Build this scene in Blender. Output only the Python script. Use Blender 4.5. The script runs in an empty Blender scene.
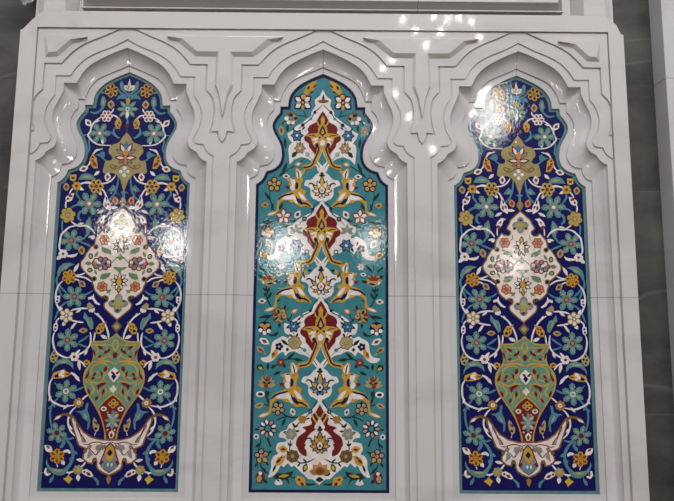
import bpy, bmesh, math, random
from mathutils import Vector, Matrix
from mathutils.geometry import delaunay_2d_cdt, tessellate_polygon

random.seed(7)
scene = bpy.context.scene
COL = scene.collection

# ------------------------------------------------------------------ camera
F_PX, W_PX, H_PX = 520.0, 674.0, 501.0
ZB = 0.75                                   # height of the tile panels' lower edge above the floor
CAM = Vector((0.0648, 0.0, ZB + 0.8462))
PITCH, YAW, ROLL = 0.1099, 0.0042, 0.0069
TY = 2.5                                    # wall plane that carries the tile work
SP = 0.9685                                 # spacing of the three niches
HW = 0.323                                  # half width of a tile panel

R0 = Vector((math.cos(YAW), -math.sin(YAW), 0))
F0 = Vector((math.sin(YAW) * math.cos(PITCH), math.cos(YAW) * math.cos(PITCH), math.sin(PITCH)))
U0 = R0.cross(F0)
CR = math.cos(ROLL) * R0 + math.sin(ROLL) * U0
CU = math.cos(ROLL) * U0 - math.sin(ROLL) * R0

cam_data = bpy.data.cameras.new('camera')
cam_data.sensor_width = 36.0
cam_data.lens = 36.0 * F_PX / W_PX
cam = bpy.data.objects.new('camera', cam_data)
COL.objects.link(cam)
m = Matrix((CR, CU, -F0)).transposed().to_4x4()
m.translation = CAM
cam.matrix_world = m
scene.camera = cam


def at(px, py, y):
    """point of the photograph -> point on the vertical plane at depth y"""
    d = F0 + CR * ((px - W_PX / 2) / F_PX) - CU * ((py - H_PX / 2) / F_PX)
    p = CAM + d * ((y - CAM.y) / d.y)
    return p


# ------------------------------------------------------------------ materials
def lin(c):
    return tuple((v / 255 / 12.92) if v / 255 <= 0.04045 else ((v / 255 + 0.055) / 1.055) ** 2.4 for v in c)


def nd(nt, t, **kw):
    n = nt.nodes.new(t)
    for k, v in kw.items():
        setattr(n, k, v)
    return n


def glaze(name, rgb, rough=0.035, vary=0.14, bump=0.5):
    """hand cut glazed ceramic: slightly uneven colour and a slightly wavy glossy surface"""
    mt = bpy.data.materials.new(name)
    mt.use_nodes = True
    nt = mt.node_tree
    b = nt.nodes['Principled BSDF']
    tc = nd(nt, 'ShaderNodeTexCoord')
    geo = nd(nt, 'ShaderNodeNewGeometry')
    n1 = nd(nt, 'ShaderNodeTexNoise')
    n1.inputs['Scale'].default_value = 26
    n1.inputs['Detail'].default_value = 3
    nt.links.new(geo.outputs['Position'], n1.inputs['Vector'])
    r = nd(nt, 'ShaderNodeMapRange')
    r.inputs[1].default_value = 0.3
    r.inputs[2].default_value = 0.7
    r.inputs[3].default_value = 1 - vary
    r.inputs[4].default_value = 1 + vary
    nt.links.new(n1.outputs['Fac'], r.inputs[0])
    mx = nd(nt, 'ShaderNodeVectorMath', operation='SCALE')
    mx.inputs[0].default_value = lin(rgb)
    nt.links.new(r.outputs[0], mx.inputs['Scale'])
    nt.links.new(mx.outputs[0], b.inputs['Base Color'])
    n2 = nd(nt, 'ShaderNodeTexNoise')
    n2.inputs['Scale'].default_value = 85
    n2.inputs['Detail'].default_value = 2
    nt.links.new(geo.outputs['Position'], n2.inputs['Vector'])
    bp = nd(nt, 'ShaderNodeBump')
    bp.inputs['Strength'].default_value = bump
    bp.inputs['Distance'].default_value = 0.00075
    nt.links.new(n2.outputs['Fac'], bp.inputs['Height'])
    nt.links.new(bp.outputs[0], b.inputs['Normal'])
    b.inputs['Roughness'].default_value = rough
    b.inputs['Specular IOR Level'].default_value = 0.5
    return mt


PAL = dict(
    blue=(2, 4, 78), navy=(16, 13, 64), teal=(72, 120, 138), tgreen=(88, 128, 129), sage=(142, 152, 110), border=(82, 119, 124),
    turq=(54, 120, 130), white=(216, 208, 205), pinkwhite=(216, 202, 196), cream=(212, 203, 188),
    gold=(184, 143, 50), yellow=(188, 158, 48), ochre=(150, 110, 48), tan=(160, 142, 98), olive=(150, 137, 92),
    red=(102, 22, 24), brick=(124, 48, 36), orange=(190, 124, 82), brown=(112, 82, 42), black=(26, 22, 26),
    dgreen=(20, 44, 38), green=(98, 124, 84), grey=(124, 126, 122), bgrey=(98, 120, 132), lightteal=(140, 176, 176),
    sky=(58, 108, 138), pink=(170, 112, 108), outline=(62, 36, 26), vgreen=(92, 134, 116))
M = {k: glaze('glaze_' + k, v) for k, v in PAL.items()}
ML = list(PAL)
MI = {k: i for i, k in enumerate(ML)}


def marble(name, rgb, rough=0.16, vein=0.05, joints=(), vjoints=(), vein_rgb=None, vscale=1.4, contrast=(0.5, 0.62)):
    mt = bpy.data.materials.new(name)
    mt.use_nodes = True
    nt = mt.node_tree
    b = nt.nodes['Principled BSDF']
    geo = nd(nt, 'ShaderNodeNewGeometry')
    n0 = nd(nt, 'ShaderNodeTexNoise')
    n0.inputs['Scale'].default_value = vscale
    n0.inputs['Detail'].default_value = 8
    n0.inputs['Roughness'].default_value = 0.62
    n0.inputs['Distortion'].default_value = 0.45
    mp = nd(nt, 'ShaderNodeMapping')
    mp.inputs['Rotation'].default_value = (0.3, 0.7, 0.2)
    mp.inputs['Scale'].default_value = (1.0, 1.0, 2.2)
    nt.links.new(geo.outputs['Position'], mp.inputs['Vector'])
    nt.links.new(mp.outputs[0], n0.inputs['Vector'])
    r = nd(nt, 'ShaderNodeMapRange')
    r.inputs[1].default_value = contrast[0]
    r.inputs[2].default_value = contrast[1]
    r.inputs[3].default_value = 0
    r.inputs[4].default_value = 1
    nt.links.new(n0.outputs['Fac'], r.inputs[0])
    mx = nd(nt, 'ShaderNodeMix', data_type='RGBA')
    mx.inputs[6].default_value = (*lin(rgb), 1)
    mx.inputs[7].default_value = (*lin(vein_rgb or [c * (1 - vein) for c in rgb]), 1)
    nt.links.new(r.outputs[0], mx.inputs[0])
    last = mx.outputs[2]
    sep = nd(nt, 'ShaderNodeSeparateXYZ')
    nt.links.new(geo.outputs['Position'], sep.inputs[0])

    def joint(sock, val, last):
        a = nd(nt, 'ShaderNodeMath', operation='SUBTRACT')
        nt.links.new(sock, a.inputs[0])
        a.inputs[1].default_value = val
        c = nd(nt, 'ShaderNodeMath', operation='ABSOLUTE')
        nt.links.new(a.outputs[0], c.inputs[0])
        d = nd(nt, 'ShaderNodeMath', operation='LESS_THAN')
        nt.links.new(c.outputs[0], d.inputs[0])
        d.inputs[1].default_value = 0.0013
        q = nd(nt, 'ShaderNodeMix', data_type='RGBA')
        nt.links.new(d.outputs[0], q.inputs[0])
        nt.links.new(last, q.inputs[6])
        q.inputs[7].default_value = (*lin([c * 0.62 for c in rgb]), 1)
        return q.outputs[2]
    for z in joints:
        last = joint(sep.outputs['Z'], z, last)
    for x in vjoints:                        # upright joints run through the crowns only
        up = nd(nt, 'ShaderNodeMath', operation='GREATER_THAN')
        nt.links.new(sep.outputs['Z'], up.inputs[0])
        up.inputs[1].default_value = ZB + 1.5
        xx = nd(nt, 'ShaderNodeMath', operation='MULTIPLY')
        sh = nd(nt, 'ShaderNodeMath', operation='SUBTRACT')
        nt.links.new(sep.outputs['X'], sh.inputs[0])
        sh.inputs[1].default_value = x - 50.0
        nt.links.new(sh.outputs[0], xx.inputs[0])
        nt.links.new(up.outputs[0], xx.inputs[1])
        last = joint(xx.outputs[0], 50.0, last)
    nt.links.new(last, b.inputs['Base Color'])
    b.inputs['Roughness'].default_value = rough
    b.inputs['Specular IOR Level'].default_value = 0.5
    return mt


ZJ = at(330, 295.5, TY - 0.05).z            # height of the horizontal joint in the white marble
MARBLE = marble('white_marble', (197, 194, 194), 0.06, 0.05, joints=(ZJ,))
MARBLE_UP = marble('white_marble_upper', (197, 194, 194), 0.06, 0.05, vjoints=(at(419, 10, TY - 0.06).x,))
MARBLE_COVE = marble('white_marble_cove', (193, 191, 192), 0.05, 0.05, joints=(ZJ,), vjoints=(-SP, 0.0, SP))
MARBLE_P = marble('pilaster_marble', (192, 191, 194), 0.12, 0.05)
STONE = marble('dark_grey_stone', (84, 83, 80), 0.22, 0.4, vein_rgb=(47, 47, 48), vscale=1.9, contrast=(0.34, 0.70), joints=(at(5, 78, TY + 0.03).z,))


def add_veins(mt, rgb, scale=0.55, width=0.005):
    """a few thin pale veins running through the stone"""
    nt = mt.node_tree
    b = nt.nodes['Principled BSDF']
    old = b.inputs['Base Color'].links[0].from_socket
    geo = nd(nt, 'ShaderNodeNewGeometry')
    mp = nd(nt, 'ShaderNodeMapping')
    mp.inputs['Rotation'].default_value = (0.0, -0.75, 0.0)
    mp.inputs['Scale'].default_value = (0.5, 1.0, 2.4)
    n = nd(nt, 'ShaderNodeTexNoise')
    n.inputs['Scale'].default_value = scale
    n.inputs['Detail'].default_value = 3
    nt.links.new(geo.outputs['Position'], mp.inputs['Vector'])
    nt.links.new(mp.outputs[0], n.inputs['Vector'])
    a = nd(nt, 'ShaderNodeMath', operation='SUBTRACT')
    a.inputs[1].default_value = 0.5
    nt.links.new(n.outputs['Fac'], a.inputs[0])
    c = nd(nt, 'ShaderNodeMath', operation='ABSOLUTE')
    nt.links.new(a.outputs[0], c.inputs[0])
    r = nd(nt, 'ShaderNodeMapRange')
    r.inputs[1].default_value = 0.0
    r.inputs[2].default_value = width
    r.inputs[3].default_value = 0.28
    r.inputs[4].default_value = 0.0
    nt.links.new(c.outputs[0], r.inputs[0])
    q = nd(nt, 'ShaderNodeMix', data_type='RGBA')
    nt.links.new(r.outputs[0], q.inputs[0])
    nt.links.new(old, q.inputs[6])
    q.inputs[7].default_value = (*lin(rgb), 1)
    nt.links.new(q.outputs[2], b.inputs['Base Color'])


add_veins(STONE, (122, 121, 120))


def mat_simple(name, rgb, rough=0.5, metal=0.0, trans=0.0):
    mt = bpy.data.materials.new(name)
    mt.use_nodes = True
    b = mt.node_tree.nodes['Principled BSDF']
    b.inputs['Base Color'].default_value = (*lin(rgb), 1)
    b.inputs['Roughness'].default_value = rough
    b.inputs['Metallic'].default_value = metal
    b.inputs['Transmission Weight'].default_value = trans
    return mt


# ------------------------------------------------------------------ object helpers
def thing(name, label, cat, loc=(0, 0, 0), group=None):
    o = bpy.data.objects.new(name, None)
    COL.objects.link(o)
    o.location = loc
    o.empty_display_size = 0.1
    o['label'] = label
    o['category'] = cat
    if group:
        o['group'] = group
    return o


def link(name, me, parent=None, label=None):
    o = bpy.data.objects.new(name, me)
    COL.objects.link(o)
    if parent is not None:
        o.parent = parent
    if label:
        o['label'] = label
    return o


def mesh_from(name, verts, faces, mats, idx=None, smooth=False):
    me = bpy.data.meshes.new(name)
    me.from_pydata([tuple(v) for v in verts], [], faces)
    for mm in mats:
        me.materials.append(mm)
    if idx:
        for p, i in zip(me.polygons, idx):
            p.material_index = i
    if smooth:
        for p in me.polygons:
            p.use_smooth = True
    bm = bmesh.new()
    bm.from_mesh(me)
    bmesh.ops.recalc_face_normals(bm, faces=bm.faces)
    bm.to_mesh(me)
    bm.free()
    me.update()
    return me


def catmull(pts, n=5, closed=False):
    if len(pts) < 3:
        return list(pts)
    out = []
    L = len(pts)
    segs = L if closed else L - 1
    for i in range(segs):
        if closed:
            p0, p1, p2, p3 = pts[(i - 1) % L], pts[i], pts[(i + 1) % L], pts[(i + 2) % L]
        else:
            p1, p2 = pts[i], pts[i + 1]
            p0 = pts[i - 1] if i > 0 else (2 * p1[0] - p2[0], 2 * p1[1] - p2[1])
            p3 = pts[i + 2] if i + 2 < L else (2 * p2[0] - p1[0], 2 * p2[1] - p1[1])
        for k in range(n):
            t = k / n
            out.append(tuple(0.5 * ((2 * b) + (-a + c) * t + (2 * a - 5 * b + 4 * c - d) * t * t +
                                    (-a + 3 * b - 3 * c + d) * t ** 3)
                             for a, b, c, d in zip(p0, p1, p2, p3)))
    if not closed:
        out.append(tuple(pts[-1]))
    return out


def resample(pts, n):
    d = [0.0]
    for a, b in zip(pts, pts[1:]):
        d.append(d[-1] + math.dist(a, b))
    out = []
    j = 0
    for i in range(n + 1):
        t = d[-1] * i / n
        while j < len(d) - 2 and d[j + 1] < t:
            j += 1
        u = 0 if d[j + 1] == d[j] else (t - d[j]) / (d[j + 1] - d[j])
        out.append((pts[j][0] + (pts[j + 1][0] - pts[j][0]) * u, pts[j][1] + (pts[j + 1][1] - pts[j][1]) * u))
    return out


def area(p):
    return sum(a[0] * b[1] - b[0] * a[1] for a, b in zip(p, p[1:] + p[:1])) / 2


def offset(poly, d):
    """offset a closed polygon outwards by d (negative = inwards)"""
    s = 1 if area(poly) > 0 else -1
    out = []
    n = len(poly)
    for i in range(n):
        a, b, c = poly[i - 1], poly[i], poly[(i + 1) % n]
        e1 = Vector((b[0] - a[0], b[1] - a[1]))
        e2 = Vector((c[0] - b[0], c[1] - b[1]))
        if e1.length < 1e-9 or e2.length < 1e-9:
            out.append(b)
            continue
        e1.normalize()
        e2.normalize()
        n1 = Vector((e1.y, -e1.x)) * s
        n2 = Vector((e2.y, -e2.x)) * s
        nn = n1 + n2
        if nn.length < 1e-6:
            nn = n1
        nn.normalize()
        k = d / max(0.5, nn.dot(n1))
        out.append((b[0] + nn.x * k, b[1] + nn.y * k))
    return out


def inside(p, poly):
    x, y = p
    r = False
    j = len(poly) - 1
    for i in range(len(poly)):
        xi, yi = poly[i]
        xj, yj = poly[j]
        if (yi > y) != (yj > y) and x < (xj - xi) * (y - yi) / (yj - yi) + xi:
            r = not r
        j = i
    return r


def region(name, loops, keep, d0, d1, mat, parent, label=None, bevel=0.0):
    """solid slab: every point of the wall for which keep() holds, from depth d0 to front depth d1"""
    vs, es = [], []
    for lp in loops:
        b = len(vs)
        vs += [Vector(p) for p in lp]
        es += [(b + i, b + (i + 1) % len(lp)) for i in range(len(lp))]
    v2, e2, f2, *_ = delaunay_2d_cdt(vs, es, [], 0, 1e-5)
    tris = []
    for f in f2:
        c = [sum(v2[i][k] for i in f) / len(f) for k in (0, 1)]
        if keep(c):
            tris.append(list(f))
    used = {}
    verts = []
    nid = {}

    def vid(i, d):
        if (i, d) not in nid:
            nid[(i, d)] = len(verts)
            verts.append((v2[i][0], TY - d, v2[i][1]))
        return nid[(i, d)]
    faces = []
    for f in tris:
        for a, b in zip(f, f[1:] + f[:1]):
            k = (min(a, b), max(a, b))
            used[k] = used.get(k, 0) + 1
        faces.append([vid(i, d1) for i in f])
    for (a, b), n in used.items():
        if n == 1:
            faces.append([vid(a, d1), vid(b, d1), vid(b, d0), vid(a, d0)])
    me = mesh_from(name, verts, faces, [mat])
    return link(name, me, parent, label)


def loft(name, A, da, B, db, mat, parent, cap=True, label=None):
    """solid between outline A at depth da and outline B at depth db"""
    n = len(A)
    verts = [(x, TY - da, z) for x, z in A] + [(x, TY - db, z) for x, z in B]
    faces = [[i, (i + 1) % n, n + (i + 1) % n, n + i] for i in range(n)]
    if cap:
        faces.append(list(range(n, 2 * n)))
    me = mesh_from(name, verts, faces, [mat])
    return link(name, me, parent, label)


# ------------------------------------------------------------------ carved niche outlines (left half, mirrored)
SC = 6.109


def cv(ox, oy, pts, d):
    out = []
    for x, y in pts:
        p = at(ox + x / SC, oy + y / SC, TY - d)
        out.append((p.x, p.z))
    return out


def half_contour(d, A, B, V, C, D, n=(16, 3, 3, 22, 9)):
    """segments from the crown to the top of the jamb: ogee, ledge, upright, S curve, lobe"""
    segs = []
    for pts, k in zip((A, B, V, C, D), n):
        segs.append(resample(catmull(pts, 6), k))
    out = [segs[0][0]]
    for s in segs:
        out += s[1:]
    out[0] = (0.0, out[0][1])
    return out


R1, R2, R5 = (220, 20), (200, 90), (200, 160)


def contour(d, a, ledge, up, c, dl, jamb=None):
    """a, c, dl: point lists given as (origin, points)"""
    A = cv(*R1, a, d)
    Bx = cv(*R2, [ledge], d)[0][0]
    zl = A[-1][1]
    B = [A[-1], (Bx, zl)]
    C = cv(*R2, c, d)
    V = [(Bx, zl), (Bx, C[0][1] if up is None else cv(*R2, [up], d)[0][1])]
    C[0] = V[-1] if abs(C[0][0] - Bx) < 0.02 else C[0]
    Dp = cv(*R5, dl, d)
    Dp[0] = C[-1]
    h = half_contour(d, A, B, V, C, Dp)
    if jamb is not None:
        h[-1] = (-jamb, h[-1][1])
    return h


D_RIM, D_FRONT = 0.008, 0.050
H5 = contour(0.0, [(632, 333), (560, 362), (490, 400), (447, 440), (425, 480), (416, 532)],
             (492, 108), None, [(492, 140), (458, 182), (443, 220), (455, 265), (480, 310), (497, 355), (500, 410), (485, 455), (450, 485), (405, 499)],
             [(405, 72), (392, 103), (375, 128), (347, 149)], HW)
H4 = contour(D_RIM, [(632, 290), (560, 320), (470, 358), (425, 390), (390, 440), (370, 495)],
             (453, 68), None, [(453, 122), (425, 152), (409, 195), (412, 250), (430, 300), (450, 350), (455, 400), (435, 440), (400, 460), (365, 463)],
             [(365, 35), (360, 68), (340, 98), (305, 113)])
H3 = contour(D_FRONT, [(632, 180), (560, 207), (470, 250), (410, 287), (365, 335), (332, 395)],
             (377, -33), None, [(377, 12), (345, 80), (325, 120), (315, 165), (318, 210), (335, 265), (349, 308), (335, 352), (288, 384)],
             [(288, -44), (270, -17), (245, 3), (224, 11)])
H2 = contour(D_FRONT, [(632, 135), (540, 180), (450, 215), (380, 255), (330, 305), (297, 355)],
             (332, -73), None, [(332, 42), (300, 82), (279, 130), (273, 175), (280, 230), (300, 277), (315, 308), (298, 333), (253, 338)],
             [(253, -90), (241, -63), (215, -36), (187, -21)])
H1A = cv(*R1, [(632, 52), (590, 70), (500, 110), (400, 150), (330, 190), (280, 235), (240, 280)], D_FRONT)
H1V = cv(*R2, [(255, 8), (215, 50), (200, 100), (195, 160), (203, 220), (213, 262)], D_FRONT)
H1D = cv(*R2, [(168, 258), (165, 280), (152, 308), (133, 327)], D_FRONT)
c1 = resample(catmull(H1A, 6), 16)
c1[0] = (0.0, c1[0][1])
c1 += [(H1V[0][0], c1[-1][1])] + resample(catmull(H1V, 6), 14) + resample(catmull(H1D, 6), 8)
c1[-1] = (-SP / 2, c1[-1][1])
J2 = -H2[-1][0]                             # half width at the C2 jamb = inner edge of the outer frame


def full(h, zbot, cx=0.0):
    """closed outline from a half contour, down to zbot"""
    L = [(x, z) for x, z in h] + [(h[-1][0], zbot)]
    L = resample_tail(L)
    Rr = [(-x, z) for x, z in reversed(L) if abs(x) > 1e-9]
    return [(x + cx, z) for x, z in L + Rr]


def resample_tail(L):
    return L


Z5, Z4, Z3, Z2 = ZB, ZB - 0.026, ZB - 0.085, ZB - 0.12
CX = (-SP, 0.0, SP)
LX = at(24, 150, TY - 0.06)
# outer frame extents
XI = SP + J2 + 0.002
pTL = at(21.6, 30, TY - 0.064)
pTR = at(622.3, 34.5, TY - 0.064)
XO = (pTR.x - pTL.x) / 2 + 0.006
XC = (pTR.x + pTL.x) / 2
ZI = (at(320, 29.2, TY - 0.064).z + at(190, 28.2, TY - 0.064).z + at(430, 30.3, TY - 0.064).z) / 3
ZS = (pTL.z + pTR.z) / 2                     # where the shoulder begins
ZBOT = ZB - 0.22

surround = thing('niche_surround', 'white carved marble surround with three scalloped arched niches', 'wall panel', (0, TY, 0))


def local(o):
    return o


def place(o, root):
    """keep world coordinates for a mesh written in world space"""
    o.matrix_parent_inverse = Matrix.Translation(root.location).inverted()
    return o


C5 = [full(H5, Z5, c) for c in CX]
C4 = [full(H4, Z4, c) for c in CX]
C3 = [full(H3, Z3, c) for c in CX]
C2 = [full(H2, Z2, c) for c in CX]
G = 0.0042                                   # half of the engraved groove


def rect(x0, x1, z0, z1):
    return [(x0, z0), (x1, z0), (x1, z1), (x0, z1)]


INNER = rect(-XI, XI, Z2 - 0.02, ZI)
# spandrel shapes between / beside the arches
SPAN = []
for k in (-1.5, -0.5, 0.5, 1.5):
    mx = k * SP
    right = [(x + SP / 2 + mx, z) for x, z in c1]        # crown ... tip, on the right of the axis
    left = [(2 * mx - x, z) for x, z in reversed(right[:-1])]
    poly = right + left
    poly = [(right[0][0], ZI + 0.03)] + poly + [(left[-1][0], ZI + 0.03)]
    SPAN.append(poly)


def any_in(p, polys):
    return any(inside(p, q) for q in polys)


Y6 = TY - 0.063
xl0, xl1 = at(32.5, 15, Y6).x, at(44, 8, Y6).x
xr0, xr1 = at(616, 20, Y6).x, at(603.5, 8, Y6).x
UH = (xr0 - xl0) / 2
UC = (xr0 + xl0) / 2
zsill = at(320, 13.2, Y6).z
zsh = (at(32.5, 19.5, Y6).z + at(615.5, 25, Y6).z) / 2
# backing behind the engraved grooves
c3s = C3
outer = [(XC - XO, ZBOT), (XC + XO, ZBOT), (XC + XO, ZS), (XC + XO - 0.012, ZS + 0.004), (UC + UH, zsh), (UC + UH - 0.053, zsill), (UC - UH + 0.053, zsill), (UC - UH, zsh), (XC - XO + 0.012, ZS + 0.004), (XC - XO, ZS)]
place(region('backing_slab', [outer] + C3, lambda p: inside(p, outer) and not any_in(p, C3), -0.03, D_FRONT - 0.0035, MARBLE, surround), surround)
inn = offset(INNER, -G)
for i in range(3):
    c2i = offset(C2[i], -G)
    place(region('arch_molding', [c2i, C3[i]], lambda p, c2i=c2i, i=i: inside(p, c2i) and not inside(p, C3[i]),
                 D_FRONT - 0.005, D_FRONT + 0.001, MARBLE, surround), surround)
c2o = [offset(c, G) for c in C2]
spo = [offset(c, G) for c in SPAN]
place(region('arch_band', [inn] + c2o + spo, lambda p: inside(p, inn) and not any_in(p, c2o) and not any_in(p, spo),
             D_FRONT - 0.005, D_FRONT + 0.003, MARBLE, surround), surround)
for i in range(4):
    spi = offset(SPAN[i], -G)
    place(region('spandrel_panel', [inn, spi], lambda p, spi=spi: inside(p, inn) and inside(p, spi),
                 D_FRONT - 0.005, D_FRONT + 0.006, MARBLE, surround), surround)
frame_in = INNER
place(region('outer_frame', [outer, INNER], lambda p: inside(p, outer) and not inside(p, INNER), -0.03, D_FRONT + 0.013, MARBLE, surround), surround)

# relief on the spandrels: Y shapes between the arches, small triangles in the corners
DY0, DY1 = D_FRONT + 0.004, D_FRONT + 0.020
yb = cv(*R1, [(388, 101), (330, 139), (265, 190), (208, 230), (85, 230), (85, 400)], DY0) + cv(*R2, [(178, 30), (160, 100), (149, 150), (133, 172)], DY0)
yt = cv(*R1, [(380, 104), (285, 119), (240, 157), (195, 193), (61, 193), (61, 400)], DY1) + cv(*R2, [(158, 40), (147, 95), (141, 130), (133, 150)], DY1)
ax = -SP / 2


def sym(h, ax):
    h = h[:-1] + [(ax, h[-1][1])]
    return h + [(2 * ax - x, z) for x, z in reversed(h[:-1])]


for s in (1, -1):
    A = [(s * x, z) for x, z in sym(yb, ax)]
    Bq = [(s * x, z) for x, z in sym(yt, ax)]
    place(loft('spandrel_relief', A, DY0, Bq, DY1, MARBLE, surround), surround)
K1 = 5.567


def cv1(pts, d):
    out = []
    for x, y in pts:
        p = at(x / K1, y / K1, TY - d)
        out.append((p.x, p.z))
    return out


tb = cv1([(490, 207), (405, 248), (325, 319), (250, 321), (262, 204)], DY0)
tt = cv1([(482, 206), (388, 220), (312, 287), (270, 290), (262, 204)], DY1)
tt[-1] = tb[-1]
for s in (1, -1):
    place(loft('spandrel_relief', [(s * x, z) for x, z in tb], DY0, [(s * x, z) for x, z in tt], DY1, MARBLE, surround), surround)

# coves and rims
NPROF = 8
for i in range(3):
    a3, a4 = C3[i], C4[i]
    n = len(a3)
    verts, faces = [], []
    rows = []
    for k in range(NPROF + 1):
        th = k / NPROF * math.radians(64)
        u = (1 - math.cos(th)) / (1 - math.cos(math.radians(64)))   # starts square to the wall under the edge
        v = math.sin(th) / math.sin(math.radians(64))
        row = []
        for (x3, z3), (x4, z4) in zip(a3, a4):
            dd = D_FRONT + (D_RIM + 0.006 - D_FRONT) * v
            row.append(len(verts))
            verts.append((x3 + (x4 - x3) * u, TY - dd, z3 + (z4 - z3) * u))
        rows.append(row)
    row = []
    for (x4, z4) in a4:                       # small step down to the rim
        row.append(len(verts))
        verts.append((x4, TY - D_RIM + 0.004, z4))
    rows.append(row)
    for r0, r1 in zip(rows, rows[1:]):
        for j in range(n):
            faces.append([r0[j], r0[(j + 1) % n], r1[(j + 1) % n], r1[j]])
    me = mesh_from('niche_cove', verts, faces, [MARBLE_COVE], smooth=True)
    me.set_sharp_from_angle(angle=math.radians(32))
    place(link('niche_cove', me, surround), surround)
    c4o = offset(C4[i], 0.004)
    place(region('niche_rim', [c4o, C5[i]], lambda p, i=i, c4o=c4o: inside(p, c4o) and not inside(p, C5[i]), -0.012, D_RIM, MARBLE_COVE, surround), surround)

# ------------------------------------------------------------------ upper marble panel above the frame
Y6 = TY - 0.063
upper = thing('marble_frieze', 'white marble frieze with moulded raised centre above the carved surround', 'frieze', (0, TY, ZS))
ztop = ZS + 0.45

def prism(name, poly, d0, d1, mat, parent, chamfer=0.0, label=None):
    if chamfer:
        v0 = offset(poly, -chamfer)
        verts = [(x, TY - d0, z) for x, z in poly] + [(x, TY - d1 + chamfer * 0.8, z) for x, z in poly] + [(x, TY - d1, z) for x, z in v0]
        n = len(poly)
        faces = []
        for L in (0, n):
            faces += [[L + i, L + (i + 1) % n, L + n + (i + 1) % n, L + n + i] for i in range(n)]
        faces += [list(range(2 * n, 3 * n)), list(range(n))]
    else:
        n = len(poly)
        verts = [(x, TY - d0, z) for x, z in poly] + [(x, TY - d1, z) for x, z in poly]
        faces = [[i, (i + 1) % n, n + (i + 1) % n, n + i] for i in range(n)] + [list(range(n, 2 * n)), list(range(n))]
    return link(name, mesh_from(name, verts, faces, [mat]), parent, label)


x0, x1 = UC - UH, UC + UH
bw = 0.055                                   # sloping outer edge of the posts
pw = 0.104
for s in (-1, 1):
    xa = UC + s * UH
    xb = UC + s * (UH - 0.012)
    xc = UC + s * (UH - 0.012 - bw * 0.75)
    xd = UC + s * (UH - 0.012 - bw * 0.75 - pw)
    xe = UC + s * (UH - 0.012 - bw * 0.75 - pw - 0.036)
    prof = [(xa, -0.03), (xa, 0.038), (xb, 0.040), (xc, 0.063), (xd, 0.063), (xe, -0.018), (xe, -0.03)]
    n = len(prof)
    verts = [(x, TY - d, zsill + 0.0004) for x, d in prof] + [(x, TY - d, ztop) for x, d in prof]
    faces = [[i, (i + 1) % n, n + (i + 1) % n, n + i] for i in range(n)] + [list(range(n)), list(range(n, 2 * n))]
    # the sloping edge runs out on the shoulder of the surround
    sv = [(xa, TY - 0.038, zsill), (xb, TY - 0.040, zsill), (xc, TY - 0.063, zsill), (xb, TY - 0.040, zsh + 0.012), (xa, TY - 0.038, zsh)]
    sv += [(x, TY + 0.03, z) for x, y, z in sv]
    sf = [[0, 1, 3, 4], [1, 2, 3], [9, 8, 6, 5], [8, 7, 6], [0, 4, 9, 5], [4, 3, 8, 9], [3, 2, 7, 8], [0, 5, 6, 1], [1, 6, 7, 2]]
    place(link('shoulder', mesh_from('shoulder', sv, sf, [MARBLE]), surround), surround)
    place(link('side_post', mesh_from('side_post', verts, faces, [MARBLE_UP]), upper), upper)
xe = UH - 0.012 - bw * 0.75 - pw - 0.036
place(prism('recess_field', rect(UC - xe, UC + xe, zsill, ztop), -0.03, -0.006, MARBLE_UP, upper), upper)
pz = at(320, 10.0, TY - 0.02).z
px0 = at(82, 5, TY - 0.02).x
px1 = at(563, 5, TY - 0.02).x
pan = rect(px0, px1, pz, ztop - 0.03)
inner = [(px0 + 0.035, pz + 0.036), (px1 - 0.035, pz + 0.036), (px1 - 0.035, ztop - 0.07), (px0 + 0.035, ztop - 0.07)]
pan2 = offset(pan, -0.006)
place(loft('raised_panel', pan2, -0.008, inner, 0.045, MARBLE_UP, upper), upper)
place(region('panel_molding', [pan, pan2], lambda p: inside(p, pan) and not inside(p, pan2), -0.008, 0.022, MARBLE_UP, upper), upper)

# ------------------------------------------------------------------ dark wall, pilaster, floor
def box(name, x0, x1, y0, y1, z0, z1, mat, parent=None, label=None, bev=0.0):
    bm = bmesh.new()
    bmesh.ops.create_cube(bm, size=1)
    bmesh.ops.scale(bm, vec=(x1 - x0, y1 - y0, z1 - z0), verts=bm.verts)
    bmesh.ops.translate(bm, vec=((x0 + x1) / 2, (y0 + y1) / 2, (z0 + z1) / 2), verts=bm.verts)
    if bev:
        bmesh.ops.bevel(bm, geom=bm.edges[:], offset=bev, segments=2, affect='EDGES')
    me = bpy.data.meshes.new(name)
    bm.to_mesh(me)
    bm.free()
    me.materials.append(mat)
    return link(name, me, parent, label)


WD = 0.03                                    # the dark stone lies behind the white marble
# stone wall in slabs with fine joints
bm = bmesh.new()
wz = [0.0]
zj = [at(5, 54, TY + WD).z, at(5, 230, TY + WD).z]
wall = box('wall_back', -4.2, 4.2, TY + WD, TY + WD + 0.2, 0, 4.6, STONE)
wall['kind'] = 'structure'
floor = box('floor', -4.2, 4.2, -6.0, TY + WD + 0.2, -0.1, 0.0, mat_simple('floor_carpet', (96, 84, 74), 0.9))
floor['kind'] = 'structure'

PD = 0.068                                   # pilaster front, in front of the tile plane
pa = at(660, 0, TY - PD)
pb = at(664.5, 78, TY - PD)
pxl = (pa.x + pb.x) / 2 + 0.006
pil = thing('marble_pilaster', 'plain white marble pilaster at the right edge beside dark stone', 'pilaster', (pxl, TY, 0))
zjp = pb.z
for z0, z1 in ((0.0, zjp - 0.0006), (zjp + 0.0006, 4.6)):
    place(box('shaft_block', pxl, pxl + 0.62, TY - PD, TY + WD, z0, z1, MARBLE_P, pil, None, 0.0012), pil)

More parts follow.
